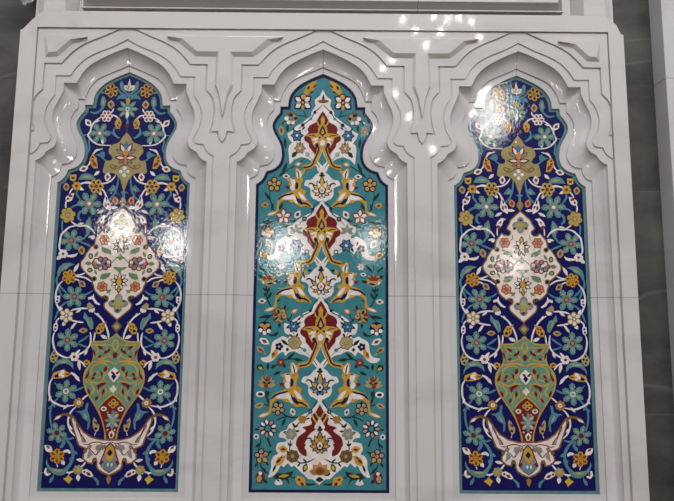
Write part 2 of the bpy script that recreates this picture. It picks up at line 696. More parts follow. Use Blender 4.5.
# cut glass drop of a wall lamp beside the upper panel
gx = at(24.5, 1, TY - 0.06)
glass = mat_simple('cut_glass', (190, 190, 184), 0.15, 0.0, 0.35)
drop = thing('wall_lamp', 'cut glass lamp bowl on the dark stone at the top left corner', 'lamp', (gx.x, TY + WD, gx.z))
verts, faces = [], []
NS = 10
prof = [(0.004, 0.0), (0.010, 0.008), (0.006, 0.014), (0.030, 0.032), (0.052, 0.065), (0.060, 0.110), (0.050, 0.150), (0.046, 0.152)]
for r_, h_ in prof:
    for k in range(NS):
        a = 2 * math.pi * k / NS
        verts.append((gx.x + r_ * math.cos(a), gx.y + r_ * math.sin(a), gx.z - 0.026 + h_))
for j in range(len(prof) - 1):
    for k in range(NS):
        faces.append([j * NS + k, j * NS + (k + 1) % NS, (j + 1) * NS + (k + 1) % NS, (j + 1) * NS + k])
faces.append(list(range(NS)))
place(link('glass_bowl', mesh_from('glass_bowl', verts, faces, [glass]), drop), drop)
brass = mat_simple('lamp_brass', (150, 130, 90), 0.3, 1.0)
place(box('wall_bracket', gx.x - 0.012, gx.x + 0.012, gx.y, TY + WD, gx.z + 0.118, gx.z + 0.14, brass, drop), drop)
place(box('back_plate', gx.x - 0.03, gx.x + 0.03, TY + WD - 0.012, TY + WD, gx.z + 0.08, gx.z + 0.18, brass, drop), drop)

# ------------------------------------------------------------------ tile mosaics
CROP = {'B1': (510, 70), 'B2': (510, 130), 'B3': (515, 180), 'B4': (515, 235), 'B5': (518, 285), 'B6': (520, 335),
        'B7': (520, 385), 'B8': (522, 437), 'T1': (250, 70), 'T2': (250, 125), 'T3': (250, 180), 'T4': (250, 235),
        'T5': (248, 290), 'T6': (246, 340), 'T7': (246, 390), 'T8': (246, 437)}
CUR = ['T1', None]
LH = 0.00045                                 # each cut piece stands this much prouder than the one it is set into


def use(c, xf=None):
    CUR[0], CUR[1] = c, xf


def tl(x, y):
    """tracing coordinates -> panel coordinates (x from the axis, z from the lower edge)"""
    ox, oy = CROP[CUR[0]]
    p = at(ox + x / 8.35, oy + y / 8.35, TY)
    q = (p.x - (SP if CUR[0][0] == 'B' else 0.0), p.z - ZB)
    return CUR[1](q) if CUR[1] else q


def refs_xf(a0, a1, b0, b1):
    """similarity along the axis taking heights a0,a1 to b0,b1"""
    s = (b1 - b0) / (a1 - a0)
    return lambda q: (q[0] * s, b0 + (q[1] - a0) * s)


def zof(c, x, y):
    k = list(CUR)
    use(c)
    r = tl(x, y)[1]
    CUR[0], CUR[1] = k
    return r


def G_(mt, pts, l=2, smooth=False, n=4):
    q = [tl(*p) for p in pts]
    if smooth:
        q = catmull(q, n, True)
    return (mt, q, l)


def A_(mt, pts, l=2, smooth=False):
    """piece symmetrical about the panel's axis; pts run from top to bottom on one side"""
    q = [tl(*p) for p in pts]
    if smooth:
        q = catmull(q, 3)
    q[0] = (0.0, q[0][1])
    q[-1] = (0.0, q[-1][1])
    return (mt, q + [(-x, z) for x, z in reversed(q[1:-1])], l)


def S_(mt, pts, w, l=1, taper=0.35, closed=False, w2=None):
    """ribbon along a smooth line; w in tracing units"""
    q = [tl(*p) for p in pts]
    q = catmull(q, 6, closed)
    wl = w / 8.35 / F_PX * TY
    L = len(q)
    left, right = [], []
    for i, p in enumerate(q):
        a = q[i - 1] if (i > 0 or closed) else p
        b = q[(i + 1) % L] if (i < L - 1 or closed) else p
        t = Vector((b[0] - a[0], b[1] - a[1]))
        if t.length < 1e-9:
            continue
        t.normalize()
        f = i / (L - 1)
        k = 1.0 if closed else (taper + (1 - taper) * min(1, 4 * f * (1 - f) + 0.25))
        if w2 is not None:
            k = (w + (w2 - w) * f) / w
        left.append((p[0] - t.y * wl * k / 2, p[1] + t.x * wl * k / 2))
        right.append((p[0] + t.y * wl * k / 2, p[1] - t.x * wl * k / 2))
    return ('ring' if closed else 'strip', mt, left, right, l)


def D_(mt, x, y, r, l=3, n=10, sx=1.0, sy=1.0):
    return (mt, [tl(x + r * sx * math.cos(2 * math.pi * k / n), y + r * sy * math.sin(2 * math.pi * k / n)) for k in range(n)], l)


def P_(mt, x, y, ang, ln, w, l=3, base=0.12):
    """pointed petal or leaf: starts at x,y and runs ln along ang (degrees, 0 = right, -90 = up)"""
    a = math.radians(ang)
    c, s = math.cos(a), math.sin(a)
    prof = [(0, base), (0.18, 0.62), (0.4, 1.0), (0.62, 0.9), (0.82, 0.5), (1.0, 0.0)]
    pts = [(ln * t, w / 2 * k) for t, k in prof] + [(ln * t, -w / 2 * k) for t, k in reversed(prof[:-1])]
    return (mt, [tl(x + u * c - v * s, y + u * s + v * c) for u, v in pts], l)


def star(mt, x, y, R, n, rot, prof, l=3):
    pts = []
    for k in range(n):
        for r, da in prof:
            a = math.radians(rot + 360 / n * (k + da))
            pts.append(tl(x + R * r * math.cos(a), y + R * r * math.sin(a)))
    return (mt, pts, l)


def tealflower(x, y, R, rot=0, n=6, petal='tgreen', core='pink', cc='red', acc='sage'):
    prof = [(0.36, -0.5), (0.54, -0.36), (0.66, -0.43), (0.74, -0.27), (0.84, -0.29), (1.0, 0.0), (0.84, 0.29), (0.74, 0.27), (0.66, 0.43), (0.54, 0.36)]
    out = [star(petal, x, y, R, n, rot, prof, 2)]
    for k in range(n):
        a = rot + 360 / n * k
        out.append(P_(acc, x + R * 0.36 * math.cos(math.radians(a)), y + R * 0.36 * math.sin(math.radians(a)), a, R * 0.42, R * 0.16, 3))
    out += [D_(core, x, y, R * 0.24, 3, 10), D_(cc, x, y, R * 0.14, 4, 8)]
    return out


def dotflower(x, y, R, n=6, rot=0, petal='gold', dot='red', core='gold', cc=None, edge=None, dr=0.17, b=0, rim='outline'):
    """flower of n round petals, each with a darker heart, drawn with a fine dark line round every petal"""
    out = []
    e = edge or rim
    for k in range(n):
        a = math.radians(rot + 360 / n * k)
        px, py = x + R * 0.62 * math.cos(a), y + R * 0.62 * math.sin(a)
        if petal == 'white' and not edge:
            out.append(D_(petal, px, py, R * 0.40, 3 + b, 10))
        else:
            out.append(D_(e, px, py, R * 0.43, 2 + b, 10))
            out.append(D_(petal, px, py, R * (0.285 if edge else 0.345), 3 + b, 10))
        if dot:
            out.append(P_(dot, px - R * dr * 1.25 * math.cos(a), py - R * dr * 1.25 * math.sin(a), rot + 360 / n * k, R * dr * 2.6, R * dr * 1.9, 4 + b, 0.6))
    out.append(D_(e if petal != 'white' else petal, x, y, R * 0.42, 2 + b, 10))
    out.append(D_(core, x, y, R * 0.27, 4 + b, 9))
    if cc:
        out.append(D_(cc, x, y, R * 0.15, 5 + b, 7))
    return out


def petalflower(x, y, R, n=5, rot=-90, petal='white', edge='red', core='tan', w=0.5):
    out = []
    for k in range(n):
        a = rot + 360 / n * k
        c, s = math.cos(math.radians(a)), math.sin(math.radians(a))
        if edge:
            out.append(P_(edge, x, y, a, R * 1.14, R * (w + 0.34), 2, 0.5))
        out.append(P_(petal, x + R * 0.2 * c, y + R * 0.2 * s, a, R * 0.72, R * w, 3, 0.3))
    out.append(D_(edge or core, x, y, R * 0.3, 3, 9))
    out.append(D_(core, x, y, R * 0.22, 4, 9))
    return out


def bud_(x, y, R, ang, edge='white', inner='red', w=1.0, l=3):
    """almond bud centred on x,y pointing along ang"""
    c, s = math.cos(math.radians(ang)), math.sin(math.radians(ang))
    return [P_(edge, x - R * c, y - R * s, ang, 2.1 * R, 1.55 * R * w, l, 0.35), P_(inner, x - R * 0.5 * c, y - R * 0.5 * s, ang, 1.05 * R, 0.75 * R * w, l + 1, 0.4)]


ROOT = [None, None]                          # panel being laid, current parent part


def build(name, shapes, parent, label=None, flip=False):
    verts, faces, idx = [], [], []

    def prism_(poly, mt, l):
        nonlocal verts
        h = LH * l + random.uniform(-0.00006, 0.00006)
        ar = area(poly)
        if ar < 0:
            poly = list(reversed(poly))
        b = len(verts)
        n = len(poly)
        verts += [(x, -h, z) for x, z in poly] + [(x, 0.0005, z) for x, z in poly]
        tris = tessellate_polygon([[Vector((x, z, 0)) for x, z in poly]])
        for t in tris:
            a_, b_, c_ = [poly[i] for i in t]
            if (b_[0] - a_[0]) * (c_[1] - a_[1]) - (b_[1] - a_[1]) * (c_[0] - a_[0]) < 0:
                t = t[::-1]
            faces.append([b + i for i in t])
            idx.append(MI[mt])
        for i in range(n):
            j = (i + 1) % n
            faces.append([b + j, b + i, b + n + i, b + n + j])
            idx.append(MI[mt])
    for s in shapes:
        if s[0] in ('strip', 'ring'):
            _, mt, le, ri, l = s
            if flip:
                le, ri = [(-x, z) for x, z in ri], [(-x, z) for x, z in le]
            h = LH * l + random.uniform(-0.00006, 0.00006)
            b = len(verts)
            n = len(le)
            verts += [(x, -h, z) for x, z in le] + [(x, -h, z) for x, z in ri]
            verts += [(x, 0.0005, z) for x, z in le] + [(x, 0.0005, z) for x, z in ri]
            rng = range(n if s[0] == 'ring' else n - 1)
            for i in rng:
                j = (i + 1) % n
                faces.append([b + i, b + n + i, b + n + j, b + j])
                faces.append([b + i, b + j, b + 2 * n + j, b + 2 * n + i])
                faces.append([b + n + j, b + n + i, b + 3 * n + i, b + 3 * n + j])
                idx += [MI[mt]] * 3
            if s[0] == 'strip':
                faces.append([b, b + 2 * n, b + 3 * n, b + n])
                faces.append([b + n - 1, b + 2 * n - 1, b + 4 * n - 1, b + 3 * n - 1])
                idx += [MI[mt]] * 2
        else:
            mt, poly, l = s
            if flip:
                poly = [(-x, z) for x, z in poly]
            prism_(poly, mt, l)
    me = bpy.data.meshes.new(name)
    me.from_pydata(verts, [], faces)
    used = sorted(set(idx))
    for u in used:
        me.materials.append(M[ML[u]])
    for p, i in zip(me.polygons, idx):
        p.material_index = used.index(i)
    me.update()
    return link(name, me, parent, label)


def outline_of(sh):
    return sh[2] + sh[3][::-1] if sh[0] in ('strip', 'ring') else sh[1]


def cross(p, q, r, t):
    def o(a, b_, c):
        return (b_[0] - a[0]) * (c[1] - a[1]) - (b_[1] - a[1]) * (c[0] - a[0])
    return o(p, q, r) * o(p, q, t) < 0 and o(r, t, p) * o(r, t, q) < 0


def touch(a, b):
    if max(x for x, _ in a) < min(x for x, _ in b) or max(x for x, _ in b) < min(x for x, _ in a):
        return False
    if max(z for _, z in a) < min(z for _, z in b) or max(z for _, z in b) < min(z for _, z in a):
        return False
    if any(inside(p, b) for p in a) or any(inside(p, a) for p in b):
        return True
    return any(cross(p, q, r, t) for p, q in zip(a, a[1:] + a[:1]) for r, t in zip(b, b[1:] + b[:1]))


def clusters(shapes):
    """pieces that touch one another belong to one part"""
    polys = [outline_of(sh) for sh in shapes]
    grp = list(range(len(shapes)))
    for i in range(len(shapes)):
        for j in range(i):
            if grp[i] != grp[j] and touch(polys[i], polys[j]):
                g0, g1 = grp[i], grp[j]
                grp = [g1 if g == g0 else g for g in grp]
    out = {}
    for g, sh in zip(grp, shapes):
        out.setdefault(g, []).append(sh)
    return list(out.values())


def kind_of(name, cl):
    """a lone strip laid with leaves is a stem"""
    if name in ('leaf', 'stem', 'vine'):
        strips = [sh for sh in cl if sh[0] == 'strip']
        if name == 'leaf' and strips and len(strips) == len(cl):
            return 'stem'
        if name in ('stem', 'vine') and not strips and len(cl) == 1:
            return 'dot' if len(cl[0][1]) in (6, 7, 8) else 'leaf'
    return name


def part(name, shapes, label=None, parent=None, mirror=True):
    """one piece of the mosaic and, unless it lies on the axis, its mirror image"""
    pr = parent if parent is not None else ROOT[0]
    first = None
    for cl in clusters(list(shapes)):
        nm = kind_of(name, cl)
        a = build(nm, cl, pr, label if nm == name else None)
        first = first or a
        if mirror:
            build(nm, cl, pr, label if nm == name else None, flip=True)
    return first


def flat(lists):
    return [s for L in lists for s in (L if isinstance(L, list) else [L])]


def panel_body(root, field, edge, edge2, wb):
    out = [(x, z - ZB) for x, z in offset(full(H5, Z5), -0.0008)]
    a = offset(out, -wb)
    n = len(out)
    v = [(x, 0.018, z) for x, z in out] + [(x, 0.0, z) for x, z in out]
    f = [[i, (i + 1) % n, n + (i + 1) % n, n + i] for i in range(n)] + [list(range(n, 2 * n)), list(range(n))]
    link('field', mesh_from('field', v, f, [M[field]]), root)
    h = LH * 2
    v = [(x, -h, z) for x, z in out] + [(x, -h, z) for x, z in a] + [(x, 0.0005, z) for x, z in a]
    f = [[i, (i + 1) % n, n + (i + 1) % n, n + i] for i in range(n)] + [[n + i, n + (i + 1) % n, 2 * n + (i + 1) % n, 2 * n + i] for i in range(n)]
    link('border', mesh_from('border', v, f, [M[edge]]), root, edge2)


GR = 'mosaic tile panels in the arched niches'

# ---------------------------------------------------------------- turquoise panel in the middle niche
tp = thing('tile_panel', 'turquoise mosaic tile panel with white cartouches and red medallions in the middle niche', 'tile panel', (0, TY, ZB), GR)
ROOT[0] = tp
panel_body(tp, 'turq', 'navy', 'dark blue edging strip', 0.0125)

# -- cartouches with red medallion and golden arabesque (the third one is drawn, the two above repeat it)
Z_T3, Z_B3 = zof('T5', 608, 90), zof('T6', 550, 110)
Z_T2, Z_B2 = zof('T3', 605, 200), zof('T4', 530, 140)
Z_T1, Z_B1 = zof('T1', 610, 345), zof('T2', 545, 265)
XF = [refs_xf(Z_T3, Z_B3, Z_T1, Z_B1), refs_xf(Z_T3, Z_B3, Z_T2, Z_B2), None]


def t6(pts):
    return [(x - 16.7, y + 417.5) for x, y in pts]


wing = [(605, 62), (578, 100), (545, 130), (535, 165), (480, 185), (420, 220), (370, 255), (345, 285), (305, 278), (300, 320),
        (312, 360), (345, 378), (335, 402), (290, 385), (262, 400), (215, 425), (198, 460)] + \
    t6([(205, 105), (175, 140), (122, 150), (145, 180), (190, 186), (230, 165), (270, 120), (310, 98), (330, 132), (352, 108), (400, 93), (450, 118), (500, 130), (545, 165), (590, 195), (618, 245)])
top_c = None
for k in range(3):
    use('T5', XF[k])
    if k > 0:
        ct = part('cartouche', [A_('white', wing, 1, True)], 'white cartouche with long curled wings', mirror=False)
    else:
        use('T1')
        pts = [(612, 165), (585, 215), (540, 250), (548, 300), (515, 350), (512, 385), (475, 410), (430, 445), (385, 470)]
        q = [tl(*p) for p in pts]
        use('T2')
        q += [tl(*p) for p in [(350, 50), (310, 70), (322, 110), (352, 150), (328, 170), (320, 210), (332, 330), (370, 288), (430, 266), (480, 280), (512, 300), (545, 345), (580, 330), (605, 375)]]
        q[0] = (0, q[0][1])
        q[-1] = (0, q[-1][1])
        ct = part('cartouche', [('white', q + [(-x, z) for x, z in reversed(q[1:-1])], 1)], 'white pointed cartouche at the crown', mirror=False)
        use('T5', XF[k])
    part('medallion', [A_('red', [(608, 88), (580, 130), (556, 175), (545, 197), (490, 225), (468, 265), (475, 297), (440, 330), (440, 370),
                                  (478, 402), (480, 430), (512, 472), (545, 512), (590, 470), (608, 440)], 2, True)], 'dark red medallion', ct, mirror=False)
    # turquoise field showing between the stems
    part('diamond', [A_('turq', [(608, 468), (590, 515), (563, 572), (608, 618)], 2)], 'turquoise diamond', ct, mirror=False)
    # golden arabesque in the medallion
    part('arabesque', flat([
        A_('gold', [(607, 132), (588, 165), (592, 205), (566, 250), (562, 300), (500, 305), (440, 324), (495, 342), (510, 395), (535, 440), (560, 400), (580, 440), (607, 440)], 3),
        A_('navy', [(608, 222), (588, 260), (572, 300), (592, 318), (608, 335)], 4),
        A_('gold', [(608, 252), (594, 285), (592, 306), (608, 312)], 5),
        A_('white', [(604, 362), (580, 385), (586, 415), (604, 428)], 4),
    ]), 'gold arabesque', ct, mirror=False)
    part('arabesque', flat([
        S_('gold', [(556, 185), (566, 215), (590, 240)], 14, 4), S_('navy', [(572, 180), (578, 205), (590, 225)], 8, 5),
        P_('white', 572, 350, 165, 72, 26, 4), P_('white', 560, 372, 130, 58, 26, 4), S_('navy', [(480, 324), (520, 322), (548, 340)], 8, 5),
        D_('navy', 552, 412, 17, 5), P_('navy', 590, 335, 140, 30, 14, 5)]), 'gold and white leaves', ct)
    part('stem', flat([S_('gold', [(588, 420), (580, 452), (572, 480)] + t6([(585, 75), (556, 140), (520, 196), (440, 216)]), 42, 4, 1.0),
                       S_('navy', [(560, 415), (572, 452), (563, 480)] + t6([(577, 75), (551, 135), (518, 198), (445, 218)]), 13, 5, 1.0)]), 'gold and blue stem', ct)
    part('ribbon', flat([S_('white', t6([(545, 165), (580, 195), (612, 235)]), 30, 3, 1.0), S_('black', t6([(560, 160), (580, 190), (596, 215)]), 7, 4)]), 'white crossing ribbon', ct)

def swell(p, f):
    cx, cy = sum(q[0] for q in p) / len(p), sum(q[1] for q in p) / len(p)
    return [(cx + (x - cx) * f, cy + (y - cy) * f) for x, y in p]


# -- gold arms springing from each stem
arm_gold = t6([(462, 206), (420, 208), (396, 188), (376, 186), (368, 215), (374, 272), (330, 278), (288, 296), (318, 318), (308, 345), (332, 368), (342, 398)])
arm_gold += [(x - 16.7, y + 835 - 417.5 + 0.0) for x, y in []]


def t7(pts):
    return [(x - 16.7, y + 835) for x, y in pts]


arm_gold += t7([(300, 2), (255, 22), (222, 48), (203, 92), (196, 150), (186, 180), (150, 190), (115, 208), (104, 226), (145, 228), (190, 208),
                (214, 180), (216, 130), (236, 94), (290, 78), (335, 102), (362, 100), (385, 122), (420, 142), (470, 136), (532, 152), (520, 118), (486, 78), (462, 40), (456, 18)])
arm_gold += t6([(470, 412), (455, 398), (425, 380), (425, 335), (440, 305), (432, 275), (442, 240)])
arm_bits = [('white', t6([(395, 200), (382, 230), (388, 270), (404, 262)])), ('white', t6([(405, 215), (425, 240), (420, 262), (408, 262)])),
            ('white', t6([(330, 292), (362, 300), (366, 330), (348, 352)])), ('white', t6([(325, 372), (352, 352), (360, 392), (340, 396)])),
            ('white', t7([(345, 28), (300, 34), (262, 58), (300, 68), (350, 62)])), ('white', t7([(362, 40), (358, 80), (380, 106), (390, 84)])),
            ('white', t7([(405, 8), (430, 60), (462, 72), (440, 30)])), ('white', t7([(180, 196), (140, 204), (122, 218), (150, 216)]))]
arm_navy = [(t7([(352, 10), (318, 20), (272, 30), (235, 50), (212, 76)]), 15), (t7([(378, 40), (392, 80), (418, 102), (465, 108), (515, 140)]), 15),
            (t6([(335, 288), (368, 286)]), 12), (t6([(390, 205), (402, 240), (404, 275)]), 11), (t6([(378, 322), (386, 350), (378, 388)]), 24),
            (t7([(396, 60), (420, 98), (440, 112)]), 26), (t6([(405, 300), (400, 290)]), 14)]
ZA = [zof('T3', 140, 285), zof('T5', 140, 165), zof('T7', 140, 212)]
ZK = [zof('T2', 470, 385), zof('T4', 455, 250), zof('T6', 465, 212)]
for k in range(3):
    f = None if k == 2 else refs_xf(ZK[2], ZA[2], ZK[k], ZA[k])
    use('T5', f)
    part('arm', flat([G_('gold', arm_gold, 3, True, 3)] + [G_(c, swell(p, 1.3), 4, True, 2) for c, p in arm_bits] + [S_('navy', p, w, 5, 0.4) for p, w in arm_navy]), 'gold scrolling arm with white leaves')
    use('T6', f)
    part('bud', [P_('red', 318, 378, 205, 44, 30, 4)])

# -- bottom cartouche
use('T7')
q1 = [tl(*p) for p in [(617, 78), (582, 130), (530, 180), (460, 213), (410, 255), (360, 290), (338, 330), (290, 350), (275, 390), (320, 403), (335, 430), (272, 440), (255, 465), (250, 500)]]
use('T8')
q1 += [tl(*p) for p in [(268, 140), (235, 156), (210, 200), (210, 255), (185, 330), (218, 330), (262, 288), (290, 236), (315, 250), (350, 220), (378, 250), (402, 240), (440, 276), (490, 320), (520, 350), (560, 356), (612, 402)]]
q1 = catmull(q1, 3)
q1[0] = (0, q1[0][1])
q1[-1] = (0, q1[-1][1])
ct = part('cartouche', [('white', q1 + [(-x, z) for x, z in reversed(q1[1:-1])], 1)], 'large white cartouche at the foot', mirror=False)
use('T7')
oa = [(617, 118), (578, 188), (540, 235), (548, 285), (472, 312), (500, 335), (480, 358), (432, 395), (416, 455), (432, 482)]
o = [tl(*p) for p in oa]
use('T8')
o += [tl(*p) for p in [(428, 92), (460, 142), (505, 160), (504, 112), (490, 92), (500, 60), (486, 48)]]
use('T7')
o += [tl(*p) for p in [(492, 447), (510, 396), (552, 350), (580, 332), (570, 310), (588, 275), (617, 222)]]
o = catmull(o, 3)
o[0] = (0, o[0][1])
o[-1] = (0, o[-1][1])
part('medallion', [('red', o + [(-x, z) for x, z in reversed(o[1:-1])], 2)], 'dark red arched band', ct, mirror=False)
part('band', flat([S_('gold', [(548, 205), (570, 245), (588, 275)], 15, 3, 1), S_('navy', [(562, 196), (582, 236), (598, 262)], 11, 3, 1), S_('gold', [(575, 178), (596, 218), (610, 242)], 11, 3, 1)]), 'gold and blue stripes', ct)


def palmette(c, cx, cy, R, a='white', b='yellow', hat='dgreen', core='orange', xf=None, wide=1.0):
    use(c, xf)
    ox = CROP[c]
    sh = []
    by = cy + R * 0.42                       # the petals fan upwards from here
    for k, (ang, ln, w) in enumerate(((25, 0.80, 0.40), (155, 0.80, 0.40), (65, 0.66, 0.40), (115, 0.66, 0.40), (-8, 1.0, 0.46), (188, 1.0, 0.46),
                                      (-38, 1.12, 0.50), (218, 1.12, 0.50), (-66, 1.22, 0.50), (246, 1.22, 0.50), (-90, 1.62, 0.60))):
        cc, ss = math.cos(math.radians(ang)), math.sin(math.radians(ang))
        col = a if k in (2, 3, 4, 5, 8, 9) else b
        sh += [P_('navy', cx, by, ang, R * ln, R * w, 3 + 0.1 * k, 0.4), P_(col, cx + R * 0.26 * cc, by + R * 0.26 * ss, ang, R * (ln - 0.40), R * w * 0.60, 3.5 + 0.1 * k, 0.4)]
    sh += [D_('navy', cx, by - R * 0.16, R * 0.38, 5, 10), P_('white', cx, by + R * 0.12, -90, R * 0.66, R * 0.52, 6, 0.5), P_(core, cx, by - R * 0.02, -90, R * 0.30, R * 0.26, 7, 0.8)]
    sh += [P_(hat, cx, cy - R * 1.14, -90, R * 0.42, R * 0.32, 4, 0.5), P_(hat, cx, cy - R * 1.12, -20, R * 0.3, R * 0.2, 4), P_(hat, cx, cy - R * 1.12, 200, R * 0.3, R * 0.2, 4)]
    return sh


# -- small white cartouches with palmettes
sm = [(617, 168), (600, 205), (572, 186), (582, 222), (592, 236), (565, 255), (545, 280), (522, 300), (480, 308), (464, 350), (500, 364), (520, 386), (518, 430), (540, 470), (562, 480), (600, 508), (617, 560)]
for k in range(3):
    f = None if k == 2 else refs_xf(zof('T6', 618, 170), zof('T6', 618, 505), (zof('T2', 605, 335), zof('T4', 597, 195))[k], (zof('T3', 604, 188), zof('T5', 604, 85))[k])
    use('T6', f)
    cs = part('cartouche', [A_('white', sm, 1, True)], 'small white cartouche with a palmette', mirror=False)
    part('palmette', palmette('T6', 618, 372, 92, *(('white', 'yellow'), ('white', 'gold'), ('sky', 'gold'))[k], core=('orange', 'orange', 'red')[k], xf=f), 'navy outlined palmette', cs, mirror=False)
    part('leaf', [S_('dgreen', [(500, 345), (520, 332), (548, 345), (556, 360)], 12, 3)], parent=cs)
use('T7')
part('palmette', palmette('T7', 617, 440, 92, 'gold', 'ochre', core='brick'), 'navy outlined palmette', ct, mirror=False)
use('T7')
part('leaf', [S_('dgreen', [(490, 425), (508, 405), (535, 402), (550, 412)], 11, 3)], parent=ct)

# -- flowers, buds, leaves and stems of the turquoise field (left half drawn, right half mirrored)
use('T1')
part('bud', [P_('gold', 458, 200, -48, 150, 66, 2, 0.5), P_('red', 478, 165, -55, 40, 22, 3), P_('red', 500, 190, -20, 34, 18, 3), P_('red', 525, 150, -45, 44, 16, 3)], 'gold and red bud')
part('flower', flat([[P_('navy', 441, 272, a, 90, 70, 2, 0.5) for a in (-145, -35, 35, 145)], [P_('white', 441 + 22 * math.cos(math.radians(a)), 272 + 22 * math.sin(math.radians(a)), a, 52, 36, 3, 0.3) for a in (-145, -35, 35, 145)],
                     D_('navy', 446, 225, 32, 2), D_('gold', 447, 224, 21, 3), P_('gold', 441, 285, 90, 52, 26, 3), P_('gold', 430, 272, 172, 46, 22, 3), P_('gold', 452, 272, 8, 46, 22, 3), D_('navy', 441, 273, 21, 4), D_('gold', 441, 273, 11, 5)]), 'white four-petalled flower')
part('stem', [S_('dgreen', [(447, 338), (458, 365), (476, 395)], 9), S_('dgreen', [(398, 378), (435, 380), (472, 395)], 9)])
part('flower', flat([dotflower(345, 405, 56, 7, 70, 'tan', None, 'turq', 'tan'), D_('navy', 340, 378, 17, 4, 8, 1.3, 0.8), D_('navy', 380, 405, 14, 4), D_('white', 304, 405, 17, 4), D_('white', 322, 438, 17, 4), D_('white', 360, 442, 15, 4), S_('brown', [(300, 385), (320, 365), (350, 360), (385, 375), (398, 405)], 10, 4)]), 'tan and white flower')
part('leaf', [S_('dgreen', [(300, 425), (275, 440), (262, 475)], 11), P_('dgreen', 315, 462, 95, 55, 26, 2)])
part('bud', bud_(262, 505, 42, -95, 'tan', 'brick', 0.75))
use('T1')
part('flower', [P_('brown', 612, 262, a, 48, 26, 3) for a in (0, -90, 180)] + [P_('dgreen', 612, 258, -90, 58, 16, 4), D_('brick', 612, 264, 15, 5)], 'small brown flower', mirror=False)
part('stem', [S_('dgreen', [(606, 290), (575, 322), (540, 354), (508, 405), (440, 462), (405, 492)], 8, 2), D_('navy', 541, 354, 15, 3, 6), D_('navy', 441, 460, 17, 3, 6), D_('teal', 508, 408, 13, 3, 6)])
use('T2')
part('leaf', [P_('dgreen', 290, 105, 85, 95, 26, 2), P_('dgreen', 318, 2, 105, 36, 26, 2)])
part('stem', [S_('dgreen', [(452, 286), (400, 325), (310, 375), (238, 432)], 9), P_('dgreen', 270, 400, -65, 100, 28, 2), P_('dgreen', 238, 432, -38, 75, 22, 2)])
part('bud', bud_(403, 328, 30, -15, 'tan', 'white', 0.9))
part('bud', bud_(303, 428, 30, 5, 'white', 'red', 0.85))
part('flower', flat([petalflower(393, 88, 50, 6, 0, 'sky', 'navy', 'white', 0.44), [P_('dgreen', 432, 40, -40, 40, 14, 3), P_('dgreen', 372, 50, -120, 36, 14, 3)]]), 'blue flower')
part('flower', petalflower(417, 195, 46, 6, 0, 'tan', 'brown', 'cream', 0.45), 'cream flower')
part('leaf', [P_('dgreen', 352, 268, -50, 62, 36, 2, 0.4), S_('dgreen', [(390, 128), (398, 160)], 8, 2), P_('dgreen', 418, 165, -90, 30, 14, 3)])
part('bud', [D_('grey', 480, 246, 18, 3, 8), D_('lightteal', 480, 246, 11, 4, 8), S_('dgreen', [(455, 222), (468, 234)], 7, 2), S_('dgreen', [(494, 262), (522, 294)], 7, 2)])
use('T3')
part('flower', dotflower(203, 38, 62, 5, -18, 'gold', None, 'tan', None, 'navy'), 'navy flower with gold dots')
part('stem', [S_('dgreen', [(200, -20), (204, -55)], 9), S_('dgreen', [(168, 88), (166, 140), (178, 200), (190, 240), (222, 272)], 10), P_('dgreen', 172, 172, -125, 92, 26, 2), P_('dgreen', 182, 250, -80, 60, 22, 2)])
part('bud', [P_('gold', 96, 208, -2, 62, 46, 2, 0.3), P_('red', 112, 208, 2, 32, 18, 3)])
part('leaf', [P_('dgreen', 243, 250, -62, 70, 26, 2)])
part('flower', petalflower(280, 305, 64, 5, -90, 'white', 'red', 'orange', 0.46), 'white flower edged in red')
part('stem', [S_('dgreen', [(232, 330), (180, 350), (140, 365), (112, 340)], 10), P_('dgreen', 195, 342, 172, 98, 26, 2)])
part('bud', bud_(398, 288, 36, -55, 'white', 'red', 0.95))
part('leaf', [P_('dgreen', 375, 350, -90, 34, 22, 2), S_('dgreen', [(335, 330), (360, 345), (378, 340)], 9), P_('dgreen', 262, 392, -12, 85, 22, 2)])
part('flower', flat([D_('brown', 148, 428, 64, 2, 12, 0.95, 0.9), D_('tan', 148, 430, 52, 2.5, 12, 0.95, 0.9), [P_('navy', 148, 425, a, 54, 26, 3) for a in (-150, -110, -70, -30)], P_('gold', 146, 445, -90, 52, 44, 4, 0.5), [D_('white', x, y, 17, 4) for x, y in ((115, 446), (152, 462), (186, 438))]]), 'tan flower with white petals')
part('leaf', [P_('dgreen', 105, 458, 115, 44, 26, 2), P_('dgreen', 185, 455, 60, 44, 26, 2)])
part('flower', [P_('grey', 385, 425, a, 62, 30, 2) for a in (-150, -90, -30, 20, 160)] + [D_('sage', 385, 410, 16, 4)], 'grey flower')
part('stem', [S_('dgreen', [(595, 175), (560, 195), (524, 235), (512, 282), (455, 325), (405, 378)], 8, 2), D_('navy', 524, 238, 15, 3, 6), D_('navy', 455, 325, 21, 3), D_('grey', 455, 325, 11, 4)])
use('T4')
part('leaf', [P_('dgreen', 95, 120, -95, 78, 30, 2), P_('dgreen', 330, 140, -65, 48, 22, 2), P_('dgreen', 305, 85, -115, 40, 16, 2)])
part('bud', bud_(160, 70, 42, -125, 'white', 'red', 0.85))
part('bud', bud_(115, 166, 38, -150, 'gold', 'red', 0.95))
part('flower', dotflower(266, 112, 34, 5, 0, 'navy', None, 'lightteal'), 'navy flower')
part('flower', petalflower(390, 85, 54, 6, 0, 'sky', 'navy', 'white', 0.44), 'blue flower')
part('stem', [D_('dgreen', 475, 140, 21, 2), D_('white', 475, 140, 12, 3), S_('dgreen', [(432, 112), (455, 126)], 8, 2), S_('dgreen', [(488, 156), (512, 186)], 7, 2)])
part('flower', petalflower(265, 262, 34, 6, 0, 'white', 'grey', 'tan', 0.5), 'small white flower')
part('leaf', [S_('dgreen', [(78, 262), (105, 285), (130, 305)], 15), P_('dgreen', 165, 305, -45, 85, 22, 2), S_('dgreen', [(158, 245), (160, 290)], 9)])
